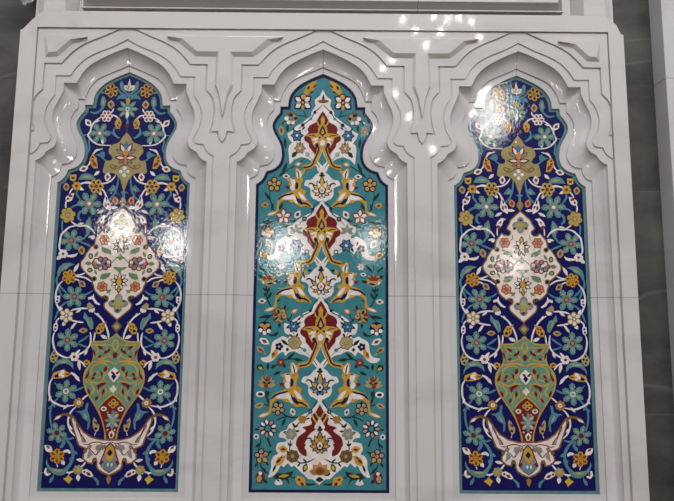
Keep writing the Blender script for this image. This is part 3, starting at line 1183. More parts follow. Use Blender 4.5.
part('bud', bud_(243, 326, 24, -10, 'white', 'red', 0.9))
part('flower', flat([P_('tan', 155, 400, a, 84, 46, 2) for a in (-160, -125, -90, -55, -20)] + [D_('tan', 155, 392, 38, 3)] + [P_('brick', 155, 378, a, 58, 24, 4) for a in (-150, -112, -68, -30)] + [P_('white', 105, 380, 70, 34, 18, 4), P_('navy', 140, 410, -10, 58, 18, 4)]), 'fan shaped tan and red flower')
part('leaf', [P_('dgreen', 110, 355, -150, 44, 24, 2), P_('dgreen', 205, 388, -5, 52, 28, 2)])
part('stem', [S_('dgreen', [(135, 420), (140, 455), (150, 500)], 10), P_('dgreen', 142, 480, -60, 50, 22, 2), P_('dgreen', 136, 470, -130, 40, 20, 2)])
part('bud', bud_(466, 310, 24, -60, 'gold', 'tan', 0.9))
part('leaf', [P_('dgreen', 458, 358, -105, 58, 22, 2), P_('dgreen', 478, 300, -10, 40, 24, 2)])
use('T5')
part('stem', [S_('dgreen', [(150, 18), (158, 62), (182, 120), (225, 172)], 11), P_('dgreen', 165, 75, -60, 70, 22, 2), P_('dgreen', 160, 60, -130, 50, 20, 2)])
part('bud', bud_(118, 92, 32, -5, 'white', 'red', 0.9))
part('leaf', [S_('dgreen', [(270, 80), (242, 95), (230, 130), (228, 150)], 15)])
part('flower', flat([dotflower(264, 212, 64, 6, 10, 'tan', None, 'tan'), P_('brick', 250, 200, 175, 48, 34, 4, 0.5), P_('dgreen', 262, 200, -110, 44, 22, 4), P_('dgreen', 250, 225, 140, 48, 22, 4), P_('dgreen', 275, 225, 60, 40, 18, 4), [D_('brick', x, y, 7, 5, 6) for x, y in ((285, 190), (300, 215), (270, 245), (295, 240), (275, 215))]]), 'tan flower with green and red petals')
part('leaf', [P_('brown', 285, 158, -160, 40, 26, 2), P_('dgreen', 300, 165, -70, 46, 22, 2), P_('brown', 310, 162, 0, 30, 20, 2)])
part('bud', bud_(388, 176, 30, -30, 'orange', 'white', 0.9))
part('stem', [S_('dgreen', [(366, 195), (358, 225), (340, 245)], 9), P_('dgreen', 330, 235, 60, 34, 20, 2), P_('dgreen', 262, 275, 90, 40, 24, 2)])
part('leaf', [P_('dgreen', 200, 212, 170, 115, 28, 2), S_('dgreen', [(195, 218), (160, 240), (142, 258)], 9)])
part('flower', flat([D_('navy', 140, 318, 58, 2, 12), P_('gold', 138, 300, 195, 48, 32, 3, 0.5), P_('gold', 142, 300, -15, 48, 32, 3, 0.5), P_('orange', 140, 335, -90, 44, 34, 4, 0.5), [D_('white', x, y, 17, 4) for x, y in ((105, 336), (138, 358), (174, 342))]]), 'gold and white flower')
part('stem', [S_('dgreen', [(98, 365), (102, 395), (118, 410)], 9), S_('dgreen', [(172, 375), (215, 378), (255, 345)], 14), P_('dgreen', 210, 380, -25, 48, 28, 2)])
part('bud', bud_(138, 428, 44, 30, 'white', 'brick', 0.8))
part('flower', flat([petalflower(381, 305, 50, 6, 0, 'sky', 'navy', 'lightteal', 0.44), [P_('dgreen', 405, 290, -30, 48, 18, 3), P_('dgreen', 350, 310, 170, 36, 18, 3)]]), 'blue flower')
part('flower', dotflower(390, 440, 56, 7, 0, 'tan', None, 'sage', 'gold'), 'tan flower')
part('flower', dotflower(260, 472, 34, 5, 0, 'navy', None, 'lightteal'), 'navy flower')
part('stem', [S_('dgreen', [(600, 60), (560, 100), (518, 180), (455, 215), (405, 265)], 8, 2), D_('teal', 450, 216, 16, 3, 7), D_('navy', 522, 172, 14, 3, 6), P_('dgreen', 440, 230, 140, 36, 18, 3)])
part('leaf', [P_('dgreen', 375, 390, -150, 40, 18, 2), P_('dgreen', 400, 390, -55, 36, 20, 2), S_('dgreen', [(378, 345), (385, 385)], 8, 2), P_('dgreen', 335, 462, -140, 78, 28, 2), P_('dgreen', 330, 480, 95, 34, 26, 2), S_('dgreen', [(425, 470), (455, 490), (470, 500)], 8, 2)])
use('T6')
part('bud', [P_('gold', 258, 78, 118, 90, 46, 3, 0.4), P_('brick', 238, 100, 118, 45, 22, 4)], 'gold bud in the wing')
part('bud', flat([bud_(120, 80, 36, -140, 'tan', 'brick', 0.9), P_('tan', 140, 100, 40, 40, 16, 2), D_('navy', 140, 98, 7, 5)]))
part('bud', [D_('teal', 490, 84, 17, 3, 8), S_('dgreen', [(440, 55), (478, 78)], 7, 2), S_('dgreen', [(502, 98), (530, 132)], 7, 2)])
part('flower', dotflower(290, 186, 34, 6, 0, 'brick', None, 'lightteal'), 'small red flower')
part('stem', [S_('dgreen', [(222, 238), (245, 215), (272, 200)], 10), S_('dgreen', [(312, 170), (352, 158), (400, 160), (470, 172)], 11), P_('dgreen', 345, 160, -42, 90, 24, 2), P_('dgreen', 390, 158, 8, 85, 28, 2), P_('dgreen', 305, 195, 55, 48, 26, 2), P_('dgreen', 245, 205, 140, 50, 20, 2)])
part('bud', [P_('dgreen', 92, 218, 20, 60, 56, 2, 0.6), P_('yellow', 106, 228, 25, 38, 26, 3, 0.5)])
part('leaf', [P_('dgreen', 182, 250, -88, 60, 24, 2), P_('dgreen', 230, 290, -25, 70, 24, 2), S_('dgreen', [(140, 255), (146, 282)], 9)])
part('flower', [P_('tan', 172, 385, a, 100 - abs(a + 90) * 0.25, 34, 2) for a in (-170, -145, -118, -90, -62, -35, -10)] + [P_('brick', 176, 350, a, 56, 18, 3) for a in (-125, -90, -55)] + [P_('dgreen', 174, 368, a, 44, 12, 4) for a in (-160, -20, -140, -40)] + [D_('brick', 168, 382, 18, 5)], 'tan lotus flower')
part('bud', [D_('white', 120, 452, 37, 2, 10, 1.0, 0.72), D_('navy', 120, 452, 22, 3, 8, 1.0, 0.6)], 'white and navy bud')
part('leaf', [P_('dgreen', 168, 412, 85, 90, 26, 2), P_('dgreen', 180, 478, -80, 60, 20, 2)])
use('T7')
part('bud', [P_('tan', 78, 140, -18, 74, 50, 2, 0.4), P_('black', 92, 138, -28, 44, 12, 3)])
part('stem', [S_('dgreen', [(148, 118), (185, 128), (225, 152)], 9), P_('dgreen', 175, 60, 75, 60, 20, 2)])
part('flower', flat([dotflower(268, 155, 58, 5, -50, 'tan', None, 'tan', None, 'navy'), P_('navy', 268, 120, -90, 34, 20, 3)]), 'navy flower with tan petals')
part('stem', [S_('dgreen', [(298, 192), (335, 215), (375, 228), (432, 228)], 11), S_('dgreen', [(350, 222), (300, 232), (252, 256)], 11), P_('dgreen', 330, 235, 115, 75, 26, 2)])
part('bud', flat([bud_(390, 182, 30, -110, 'white', 'red', 0.95), S_('dgreen', [(400, 208), (402, 226)], 8)]))
rw = []
for k in range(9):
    a = 40 * k - 100
    cc, ss = math.cos(math.radians(a)), math.sin(math.radians(a))
    rw += [P_('navy', 183 + 24 * cc, 320 + 24 * ss, a, 62, 42, 2, 0.5), P_(('white', 'tan')[k % 2], 183 + 34 * cc, 320 + 34 * ss, a, 44, 25, 3, 0.4)]
rw += [D_('navy', 183, 320, 31, 3), D_('turq', 183, 320, 24, 4)]
part('flower', rw, 'ring of white and tan petals')
part('leaf', [P_('navy', 112, 325, 175, 42, 16, 2)])
part('bud', [D_('white', 85, 388, 23, 2, 10), D_('red', 85, 388, 12, 3, 8)], 'white bud')
part('leaf', [S_('dgreen', [(172, 395), (190, 430), (205, 475)], 15), S_('dgreen', [(120, 400), (122, 440), (100, 500)], 9), P_('dgreen', 120, 440, 135, 60, 20, 2)])
part('stem', [S_('dgreen', [(600, 75), (538, 180), (475, 250), (410, 305), (385, 350)], 8, 2), D_('navy', 538, 180, 19, 3), D_('grey', 538, 180, 10, 4)])
part('flower', [star('ochre', 470, 246, 36, 6, 0, [(0.75, -0.5), (1, -0.2), (1, 0.2)], 3), P_('dgreen', 500, 240, -10, 34, 16, 3)], 'ochre flower')
part('flower', flat([star('grey', 375, 366, 52, 6, 10, [(0.75, -0.5), (1, -0.2), (1, 0.2)], 3), D_('sage', 377, 368, 18, 4), D_('yellow', 377, 368, 8, 5)]), 'grey flower')
part('leaf', [P_('dgreen', 412, 315, -120, 50, 20, 2), P_('dgreen', 400, 310, -20, 40, 18, 2), P_('dgreen', 410, 345, -5, 40, 20, 2), P_('dgreen', 342, 352, 178, 32, 22, 2), S_('dgreen', [(370, 415), (368, 455), (362, 520)], 9, 2), P_('dgreen', 372, 470, -130, 40, 16, 2), P_('dgreen', 365, 470, -50, 34, 16, 2)])
use('T8')
part('bud', [P_('gold', 345, 110, 195, 80, 58, 3, 0.5), P_('red', 330, 100, 175, 44, 20, 4), P_('dgreen', 340, 115, 40, 30, 14, 3)], 'gold and red bud')
part('bud', [P_('gold', 318, 158, 130, 108, 62, 3, 0.5), P_('red', 292, 178, 135, 60, 24, 4), D_('black', 296, 170, 8, 5)], 'gold and red bud')
part('flower', dotflower(390, 160, 54, 7, 0, 'brown', 'navy', 'tan', None, None, 0.10), 'brown flower')
part('leaf', [P_('dgreen', 250, 228, 112, 74, 20, 2), S_('dgreen', [(320, 160), (345, 158)], 8, 2)])
part('stem', [S_('dgreen', [(420, 195), (452, 215), (510, 210), (570, 182)], 10, 2), P_('dgreen', 455, 215, 130, 44, 16, 2), P_('dgreen', 510, 212, -140, 50, 16, 2)])
part('bud', [P_('dgreen', 482, 290, -70, 76, 46, 2, 0.4), P_('yellow', 488, 275, -68, 44, 26, 3, 0.5)])
part('flower', flat([[P_('ochre', 617, 300, a, 92, 56, 2, 0.5) for a in (-170, -130, -90, -50, -10)], [P_('orange', 617, 265, a, 62, 36, 3, 0.5) for a in (-165, -90, -15)], D_('brown', 617, 285, 36, 4), [P_('brick', 617, 300, a, 46, 22, 5) for a in (-150, -90, -30)]]), 'orange brown flower', mirror=False)
part('leaf', [S_('dgreen', [(520, 300), (535, 315), (570, 318)], 18)])
part('leaf', [P_('dgreen', 614, 375, -90, 44, 60, 3, 0.3), P_('dgreen', 614, 350, 160, 36, 20, 3), P_('dgreen', 614, 350, 20, 36, 20, 3)], mirror=False)
part('flower', flat([dotflower(130, 158, 62, 5, -95, 'tan', None, 'pink', None, 'navy'), D_('gold', 162, 192, 15, 5), D_('gold', 112, 198, 15, 5), D_('ochre', 162, 150, 14, 5)]), 'navy flower with tan and gold petals')
part('leaf', [P_('dgreen', 180, 138, -30, 46, 20, 2), P_('dgreen', 100, 212, 125, 46, 22, 2), P_('dgreen', 165, 205, 60, 44, 20, 2)])
part('stem', [S_('dgreen', [(118, 218), (135, 262), (195, 312)], 10), P_('dgreen', 140, 255, 60, 60, 22, 2)])
part('bud', [P_('red', 108, 385, -78, 115, 82, 2, 0.6), P_('tan', 106, 375, -80, 62, 46, 3, 0.6), D_('white', 120, 302, 15, 4)], 'red bud')
part('leaf', [P_('dgreen', 140, 348, 45, 56, 30, 2)])
part('leaf', [G_('dgreen', [(228, 335), (262, 300), (320, 305), (350, 295), (398, 285), (378, 328), (352, 345), (366, 398), (338, 360), (290, 352), (250, 352)], 2), P_('gold', 275, 330, -8, 88, 26, 3, 0.4)], 'large dark leaf with gold heart')
part('flower', [D_('white', 270, 376, 27, 2), D_('white', 252, 384, 14, 2), D_('white', 290, 384, 15, 2), P_('dgreen', 258, 352, 40, 30, 16, 3)], 'white blossom')
part('bud', [P_('gold', 420, 335, 42, 105, 78, 3, 0.5), P_('red', 430, 350, 20, 30, 24, 4), P_('red', 455, 378, 45, 40, 26, 4)], 'gold and red bud')
part('stem', [S_('dgreen', [(372, 338), (395, 340), (420, 345)], 9), S_('dgreen', [(492, 388), (530, 398), (575, 392)], 16)])

# ---------------------------------------------------------------- deep blue panels (right half drawn, left half mirrored)
bp = thing('tile_panel', 'deep blue mosaic tile panel with vase of flowers in the rightmost niche', 'tile panel', (SP, TY, ZB), GR)
ROOT[0] = bp
panel_body(bp, 'blue', 'border', 'teal edging strip', 0.0135)
use('B1')
part('flower', [A_('cream', [(46, 102), (58, 135), (66, 160), (58, 195), (47, 215)], 3), P_('cream', 52, 200, -42, 62, 40, 2), P_('tan', 47, 190, -90, 50, 14, 4)], 'cream lily bud', mirror=False)
part('flower', [P_('cream', 52, 200, -45, 60, 40, 3), P_('tan', 56, 195, -45, 40, 10, 4)], 'cream lily bud')
part('leaf', [G_('teal', [(48, 240), (75, 210), (95, 175), (105, 130), (122, 120), (132, 150), (125, 190), (100, 212), (70, 235)], 1), S_('teal', [(48, 245), (90, 236), (130, 212), (148, 190)], 16, 1), G_('teal', [(60, 280), (75, 245), (110, 232), (140, 245), (158, 280), (130, 268), (95, 268)], 1)])
fl = [star('tgreen', 53, 355, 92, 8, -90, [(0.42, -0.5), (0.6, -0.34), (0.74, -0.3), (1, 0.0), (0.74, 0.3), (0.6, 0.34)], 2), P_('gold', 52, 312, -90, 52, 34, 4, 0.5), P_('white', 55, 372, 90, 62, 28, 4, 0.3), D_('white', 53, 355, 17, 4), D_('brick', 53, 355, 10, 5)]
fl += [P_('sage', 53 + 34 * math.cos(math.radians(a)), 355 + 34 * math.sin(math.radians(a)), a, 45, 18, 3) for a in (-45, 0, 45, 135, 180, 225)]
part('flower', fl, 'large green flower', mirror=False)
part('stem', [A_('teal', [(50, 215), (62, 235), (62, 300), (52, 310)], 1), A_('teal', [(55, 430), (72, 470), (60, 520), (58, 560)], 1)], mirror=False)
part('diamond', [A_('red', [(60, 472), (82, 498), (62, 522)], 3)], 'dark red diamond', mirror=False)
part('flower', dotflower(198, 203, 60, 6, 20, 'gold', 'navy', 'gold', 'brick', None, 0.2), 'gold flower')
part('leaf', [G_('tgreen', [(250, 330), (240, 290), (255, 255), (272, 250), (285, 285), (290, 320), (272, 345)], 1), P_('sage', 265, 330, -90, 60, 18, 2), S_('teal', [(245, 215), (268, 222), (285, 215)], 16, 1), S_('teal', [(262, 255), (258, 320), (285, 365), (325, 392), (372, 384)], 20, 1)])
part('bud', flat([bud_(200, 318, 34, -95, 'tan', 'brick', 1.1)]), 'tan bud')
part('vine', [S_('white', [(178, 352), (190, 378), (215, 395)], 12, 2)], 'white vine')
part('flower', dotflower(235, 416, 50, 6, 0, 'white', 'brick', 'white', 'brick', None, 0.2), 'white flower')
part('vine', [S_('white', [(262, 420), (300, 438), (335, 468), (358, 505), (368, 545), (385, 575), (372, 600), (340, 632), (290, 655), (195, 660)], 14, 2), P_('white', 335, 468, -160, 50, 16, 2), P_('white', 262, 650, -80, 40, 22, 2)], 'white vine')
part('bud', bud_(385, 474, 34, -50, 'white', 'brick', 0.95))
part('vine', [S_('white', [(205, 404), (160, 415), (125, 450), (115, 480)], 13, 2)], 'white vine')
part('bud', [P_('gold', 138, 520, -90, 92, 56, 3, 0.5), D_('brick', 130, 470, 9, 4), D_('brick', 142, 490, 9, 4), D_('brick', 134, 505, 7, 4)], 'gold bud')
use('B2')
part('flower', tealflower(288, 58, 92, 0, 6, 'tgreen', 'pink', 'white'), 'green flower')
part('vine', [S_('teal', [(360, 80), (378, 130), (372, 190), (398, 240)], 14, 1), S_('teal', [(150, -5), (175, 40), (140, 90), (120, 92)], 15, 1), S_('teal', [(200, 40), (160, 80), (125, 96)], 12, 1)], 'teal vine')
part('stem', [S_('lightteal', [(392, 72), (440, 78)], 8, 1)])
md = [(62, 48), (100, 88), (128, 132), (180, 150), (205, 178), (212, 215), (185, 250), (182, 272), (202, 285), (236, 290), (250, 338), (256, 382), (222, 396), (182, 386), (142, 405), (112, 440), (88, 490)]
q = [tl(*p) for p in md]
use('B3')
q += [tl(*p) for p in [(70, 30), (55, 70), (44, 130)]]
q[0] = (0, q[0][1])
q[-1] = (0, q[-1][1])
q = catmull(q, 3)
q[0] = (0, q[0][1])
q[-1] = (0, q[-1][1])
us = part('medallion', [('olive', q + [(-x, z) for x, z in reversed(q[1:-1])], 2)], 'olive leaf-edged medallion', mirror=False)
use('B2')
lot = [D_('red', 70, 218, 35, 2.5, 12, 0.9, 1.2), D_('red', 72, 298, 25, 2.5, 10, 0.9, 1.3), A_('sky', [(65, 120), (88, 150), (85, 190), (68, 200)], 3), D_('orange', 70, 218, 26, 5, 10, 0.9, 1.2), D_('orange', 72, 298, 17, 5, 8, 0.9, 1.3), D_('orange', 70, 262, 15, 6)]
part('lotus', lot, 'orange and white lotus', us, mirror=False)
part('lotus', [P_('red', 78, 226, -68, 100, 50, 3, 0.4), P_('white', 84, 210, -68, 66, 24, 4, 0.4), P_('brown', 85, 230, -32, 82, 34, 3), P_('grey', 92, 226, -32, 60, 18, 4), P_('red', 74, 263, -4, 90, 42, 4), P_('pinkwhite', 84, 262, -4, 62, 22, 5), P_('brown', 80, 275, 30, 62, 30, 3), P_('grey', 86, 279, 30, 44, 16, 4)], parent=us)
part('scroll', [S_('brown', [(80, 312), (110, 330), (140, 350), (175, 350), (198, 330), (185, 316), (158, 330), (150, 345)], 9, 3, 0.8), S_('brown', [(170, 348), (150, 325), (135, 335)], 7, 3)], 'brown scroll', us)
part('dots', [D_('white', 70, 344, 17, 3, 8), D_('white', 71, 404, 17, 3, 8), D_('white', 41, 374, 15, 3, 8), D_('white', 100, 374, 15, 3, 8), D_('lightteal', 70, 374, 12, 3, 8)], 'four white dots', us, mirror=False)
part('bud', [G_('gold', [(340, 220), (355, 255), (368, 268), (362, 310), (335, 352), (300, 350), (305, 300), (312, 260), (328, 250)], 3), D_('brick', 338, 262, 8, 4), D_('brick', 345, 285, 10, 4), P_('brick', 310, 335, -50, 55, 28, 4), P_('black', 345, 245, 80, 24, 9, 4)], 'gold bud')
part('bud', bud_(416, 355, 36, 20, 'white', 'brick', 0.9))
part('vine', [S_('white', [(262, 186), (318, 208), (348, 250), (368, 310), (398, 345)], 13, 2), P_('white', 290, 192, 20, 46, 18, 2)], 'white vine')
part('leaf', [G_('teal', [(245, 250), (242, 218), (265, 205), (285, 225), (322, 238), (290, 250), (265, 268)], 1), S_('teal', [(198, 292), (235, 285), (268, 255)], 14, 1)])
part('leaf', [G_('tgreen', [(316, 438), (345, 405), (390, 390), (432, 402), (462, 448), (420, 446), (360, 446)], 1), P_('sage', 345, 425, -3, 80, 20, 2)])
part('leaf', [P_('white', 285, 372, 42, 58, 26, 2), P_('white', 290, 385, 30, 48, 20, 2)], 'white leaf')
part('bud', bud_(216, 420, 34, -100, 'white', 'brick', 1.0))
part('flower', [G_('yellow', [(475, 405), (530, 408), (528, 450), (500, 462), (478, 448)], 2), G_('navy', [(488, 420), (502, 428), (518, 420), (514, 442), (492, 442)], 3)], 'small yellow flower')
part('vine', [S_('white', [(150, 408), (185, 450), (230, 472), (275, 478)], 13, 2), S_('white', [(345, 478), (400, 472), (450, 484)], 13, 2)], 'white vine')
use('B3')
part('flower', dotflower(268, 82, 60, 6, 0, 'tan', 'black', 'brick', None, 'gold', 0.16), 'tan flower')
part('flower', dotflower(430, 82, 40, 6, 0, 'gold', None, 'brick', None), 'small gold flower')
part('bud', bud_(515, 90, 32, -85, 'tan', 'brick', 1.1))
part('leaf', [P_('white', 420, 92, 155, 58, 26, 2), P_('white', 245, 120, 120, 44, 26, 2)], 'white leaf')
part('vine', [S_('teal', [(85, 0), (92, 70), (112, 135), (150, 185), (190, 205)], 16, 1), S_('teal', [(425, 110), (428, 150), (395, 198)], 16, 1)], 'teal vine')
part('leaf', [G_('teal', [(95, 90), (128, 66), (175, 120), (135, 125), (110, 118)], 1), P_('sage', 112, 95, 35, 40, 14, 2)])
part('bud', bud_(107, 197, 33, -75, 'orange', 'brick', 1.05))
part('stem', [A_('teal', [(40, 100), (46, 118), (66, 128), (48, 145), (52, 180), (44, 195)], 2)], mirror=False)
part('diamond', [A_('ochre', [(42, 168), (58, 188), (70, 214), (58, 238), (42, 262)], 3), A_('tgreen', [(42, 192), (54, 214), (42, 238)], 4)], 'ochre diamond', mirror=False)
part('bud', [G_('white', [(180, 150), (200, 185), (208, 235), (190, 262), (150, 285), (138, 262), (148, 215), (165, 195)], 3), P_('brick', 155, 240, -60, 30, 18, 4), P_('brick', 182, 255, -80, 42, 20, 4), P_('navy', 178, 205, -85, 40, 14, 4)], 'white bud cluster')
part('leaf', [P_('white', 150, 255, 178, 66, 24, 2), P_('white', 195, 275, 28, 70, 24, 2)], 'white leaf')
part('vine', [S_('white', [(240, 92), (208, 115), (190, 150), (180, 185)], 13, 2), S_('white', [(310, 52), (350, 50), (398, 68)], 13, 2), S_('white', [(458, 98), (478, 125), (490, 150)], 12, 2)], 'white vine')
part('flower', tealflower(322, 228, 104, -62, 6, 'tgreen', 'pink', 'white'), 'green flower')
part('vine', [S_('teal', [(395, 235), (440, 245), (490, 278)], 16, 1), S_('teal', [(350, 285), (400, 300), (410, 345), (385, 372)], 20, 1)], 'teal vine')
part('bud', [G_('white', [(448, 140), (480, 150), (515, 172), (520, 200), (500, 216), (470, 205), (456, 178)], 3), P_('brick', 462, 170, -20, 40, 26, 4, 0.5), D_('navy', 498, 190, 10, 4)], 'white bud')
part('vine', [S_('white', [(512, 205), (518, 240), (514, 270)], 12, 2)], 'white vine')
part('flower', dotflower(497, 326, 66, 6, 15, 'gold', 'sage', 'tan', 'yellow', None, 0.2), 'gold flower')
part('vine', [S_('white', [(470, 378), (430, 405), (400, 415), (345, 412), (298, 440), (268, 480)], 15, 2), S_('white', [(425, 412), (480, 425), (520, 458), (548, 490), (560, 560), (562, 600), (548, 632)], 15, 2), P_('white', 415, 400, -170, 55, 18, 2)], 'white vine')
part('leaf', [G_('tgreen', [(312, 338), (345, 372), (362, 412), (345, 450), (338, 500), (318, 478), (300, 430), (302, 385)], 1), P_('sage', 330, 450, -95, 70, 18, 2)])
part('vine', [S_('teal', [(535, 362), (545, 400), (540, 470)], 14, 1)], 'teal vine')
part('flower', [G_('white', [(165, 328), (205, 320), (238, 352), (252, 385), (225, 405), (200, 378), (190, 345)], 3), P_('brick', 212, 405, -25, 44, 30, 4, 0.5), P_('dgreen', 205, 345, 55, 34, 12, 4), S_('white', [(240, 400), (245, 435), (246, 468)], 10, 2)], 'white tulip')

# -- the big white medallion
use('B3')
e = [(42, 255), (75, 280), (100, 305), (130, 330), (146, 365), (166, 395), (165, 418), (142, 435), (150, 458), (182, 462), (205, 442), (230, 466), (250, 488)]
q = [tl(*p) for p in e]
use('B4')
q += [tl(*p) for p in [(262, 42), (272, 75), (278, 105), (302, 120), (322, 150), (346, 185), (358, 215), (382, 245), (390, 275), (378, 310), (352, 340), (322, 370), (292, 395), (287, 435)]]
use('B5')
q += [tl(*p) for p in [(252, 35), (245, 72), (215, 107), (180, 132), (155, 122), (132, 130), (136, 155), (162, 178), (157, 220), (122, 256), (86, 288), (52, 322)]]
q[0] = (0, q[0][1])
q[-1] = (0, q[-1][1])
q = catmull(q, 3)
q[0] = (0, q[0][1])
q[-1] = (0, q[-1][1])
loop = q + [(-x, z) for x, z in reversed(q[1:-1])]
bmd = part('medallion', [('brown', loop, 2), ('pinkwhite', offset(loop, -0.0066), 3)], 'large white lobed medallion with brown edge', mirror=False)


def quatre(cx, cy, R, dots):
    sh = [star('grey', cx, cy, R, 4, -90, [(0.55, -0.5), (0.8, -0.32), (0.95, -0.12), (1, 0), (0.95, 0.12), (0.8, 0.32)], 4)]
    sh += [star('sage', cx, cy, R * 0.72, 4, -90, [(0.5, -0.5), (0.8, -0.25), (1, 0), (0.8, 0.25)], 5)]
    sh += [P_(c, x - r, y, 0, 2 * r, 1.4 * r, 6, 0.4) for c, x, y, r in dots]
    return sh


use('B3')
part('rosette', quatre(44, 378, 70, [('red', 45, 338, 14), ('red', 92, 406, 16), ('red', -4, 406, 16), ('gold', 45, 385, 17)]), 'grey quatrefoil', bmd, mirror=False)


def lily(cx, cy, R, up, a='cream', b='tan', top='yellow'):
    sh = []
    for k in range(9):
        ang = -90 + 40 * k
        c, s = math.cos(math.radians(ang)), math.sin(math.radians(ang))
        sh += [P_('black', cx + R * 0.2 * c, cy + R * 0.2 * s, ang, R * 0.85, R * 0.46, 4, 0.5), P_((a, b)[k % 2], cx + R * 0.36 * c, cy + R * 0.36 * s, ang, R * 0.56, R * 0.26, 5, 0.4)]
    sh += [D_('black', cx, cy, R * 0.46, 5), P_(top, cx, cy + up * R * 0.4, -90 if up > 0 else 90, R * 0.95, R * 0.6, 6, 0.5)]
    return sh


use('B4')
part('flower', lily(55, 108, 72, 1, 'pinkwhite', 'tan', 'cream') + [P_('black', 53, 72, -90, 62, 40, 5, 0.5), P_('yellow', 53, 66, -90, 46, 26, 6, 0.5)], 'cream lily with black outline', bmd, mirror=False)
part('flower', lily(64, 412, 74, -1, 'pinkwhite', 'cream', 'gold') + [P_('black', 66, 450, 90, 62, 38, 5, 0.5), P_('gold', 66, 456, 90, 46, 24, 6, 0.5)], 'cream lily with black outline', bmd, mirror=False)
part('flower', dotflower(187, 68, 44, 6, 0, 'orange', None, 'orange', 'red', 'red', b=2), 'small orange flower', bmd)
part('leaf', [G_('green', [(128, 190), (138, 152), (168, 138), (212, 122), (210, 160), (180, 180), (150, 182)], 4), S_('green', [(208, 130), (215, 105)], 7, 4)], parent=bmd)
part('dot', [D_('brown', 258, 126, 22, 4), D_('black', 258, 126, 13, 5)], 'dark dot in the notch', bmd)
cl = [D_('red', 208, 265, 62, 4, 14, 1.25, 0.82)]
for k in range(9):
    a = math.radians(40 * k)
    cl += [D_('red', 208 + 62 * math.cos(a), 265 + 38 * math.sin(a), 24, 4, 9), D_(('pink', 'grey', 'cream')[k % 3], 208 + 60 * math.cos(a), 265 + 37 * math.sin(a), 15, 5, 8)]
cl += [P_('bgrey', 208, 270, -130, 48, 22, 6), P_('bgrey', 205, 268, 50, 44, 22, 6), P_('white', 215, 265, -20, 44, 26, 6), P_('bgrey', 200, 270, 130, 44, 20, 6)]
part('flower', cl, 'red, pink and grey peony', bmd)
part('bud', [D_('black', 300, 205, 25, 4, 9, 0.8, 1), D_('sage', 300, 205, 16, 5, 8, 0.8, 1)], parent=bmd)
part('bud', [D_('black', 305, 320, 24, 4, 9, 1, 0.85), D_('sage', 305, 320, 15, 5, 8, 1, 0.8)], parent=bmd)
part('leaf', [P_('green', 268, 212, -122, 58, 22, 4), P_('green', 290, 265, 0, 58, 36, 4), P_('green', 268, 315, 115, 52, 20, 4)], parent=bmd)
part('knot', [A_('green', [(60, 178), (75, 205), (98, 210), (72, 228), (58, 240)], 4)], 'green knot', bmd, mirror=False)
part('stem', [S_('green', [(80, 215), (105, 235), (128, 262)], 8, 4), S_('green', [(120, 0), (122, 30), (138, 48)], 7, 4)], parent=bmd)
part('leaf', [A_('green', [(62, 292), (82, 298), (78, 325), (60, 342)], 4), P_('green', 60, 310, 195, 60, 26, 4), P_('green', 62, 310, -15, 60, 26, 4)], parent=bmd, mirror=False)
part('leaf', [G_('green', [(132, 340), (175, 345), (208, 352), (222, 388), (198, 400), (165, 390), (142, 370)], 4), S_('green', [(212, 385), (222, 415)], 7, 4)], parent=bmd)
part('flower', dotflower(200, 456, 44, 6, 20, 'orange', None, 'orange', 'red', 'red', b=2), 'small orange flower', bmd)
part('dot', [D_('brown', 268, 392, 22, 4), D_('black', 268, 392, 13, 5)], 'dark dot in the notch', bmd)
use('B5')
part('leaf', [P_('green', 100, 62, 40, 52, 22, 4), S_('green', [(118, 70), (112, 110)], 7, 4), P_('green', 120, 75, -20, 34, 18, 4)], parent=bmd)
part('rosette', quatre(46, 178, 84, [('red', 45, 236, 18), ('red', 92, 160, 14), ('red', 2, 160, 14), ('gold', 46, 190, 22), ('gold', 82, 196, 10)]), 'grey quatrefoil', bmd, mirror=False)
part('dot', [D_('brown', 145, 128, 17, 4), D_('black', 145, 128, 9, 5)], 'dark dot in the notch', bmd)

# -- scrolling vines and flowers beside and below the white medallion
use('B4')
part('flower', tealflower(465, 75, 98, 10, 6, 'tgreen', 'brick', 'pink'), 'green flower')
part('vine', [S_('teal', [(300, 125), (345, 105), (388, 88)], 15, 1), S_('teal', [(338, 20), (358, 55), (395, 75)], 15, 1)], 'teal vine')
part('bud', bud_(376, 156, 36, -80, 'tan', 'brick', 1.0))
part('leaf', [G_('white', [(408, 178), (440, 192), (500, 200), (498, 214), (450, 218), (420, 205)], 2)], 'white leaf')
part('flower', flat([[D_('white', 530 + 22 * math.cos(math.radians(a)), 188 + 22 * math.sin(math.radians(a)), 17, 3, 8) for a in (0, 60, 120, 180, 240, 300)], D_('brick', 530, 188, 11, 5), P_('white', 545, 205, 40, 50, 32, 2)]), 'white flower')
part('leaf', [G_('tgreen', [(432, 274), (480, 262), (525, 268), (562, 300), (578, 350), (562, 378), (545, 340), (500, 318), (470, 290)], 1), P_('sage', 485, 285, 35, 64, 20, 2)])
part('vine', [S_('teal', [(568, 360), (580, 410), (565, 470), (535, 540)], 17, 1)], 'teal vine')
part('leaf', [P_('white', 440, 340, -120, 88, 28, 2), P_('white', 300, 60, -160, 34, 20, 2), P_('white', 325, 48, 190, 60, 20, 2)], 'white leaf')
part('flower', dotflower(476, 380, 62, 6, 20, 'gold', 'brick', 'gold', 'ochre', None, 0.17), 'gold flower')
part('vine', [S_('white', [(290, 418), (345, 385), (430, 372)], 13, 2), S_('white', [(345, 345), (385, 362), (425, 368)], 12, 2), S_('white', [(388, 412), (415, 400), (435, 398)], 12, 2)], 'white vine')
part('bud', bud_(368, 436, 34, 140, 'tan', 'brick', 0.95))
use('B5')
part('vine', [S_('white', [(505, -5), (540, 40), (558, 100), (556, 170), (530, 230), (505, 262)], 14, 2), P_('white', 500, 250, -60, 52, 22, 2)], 'white vine')
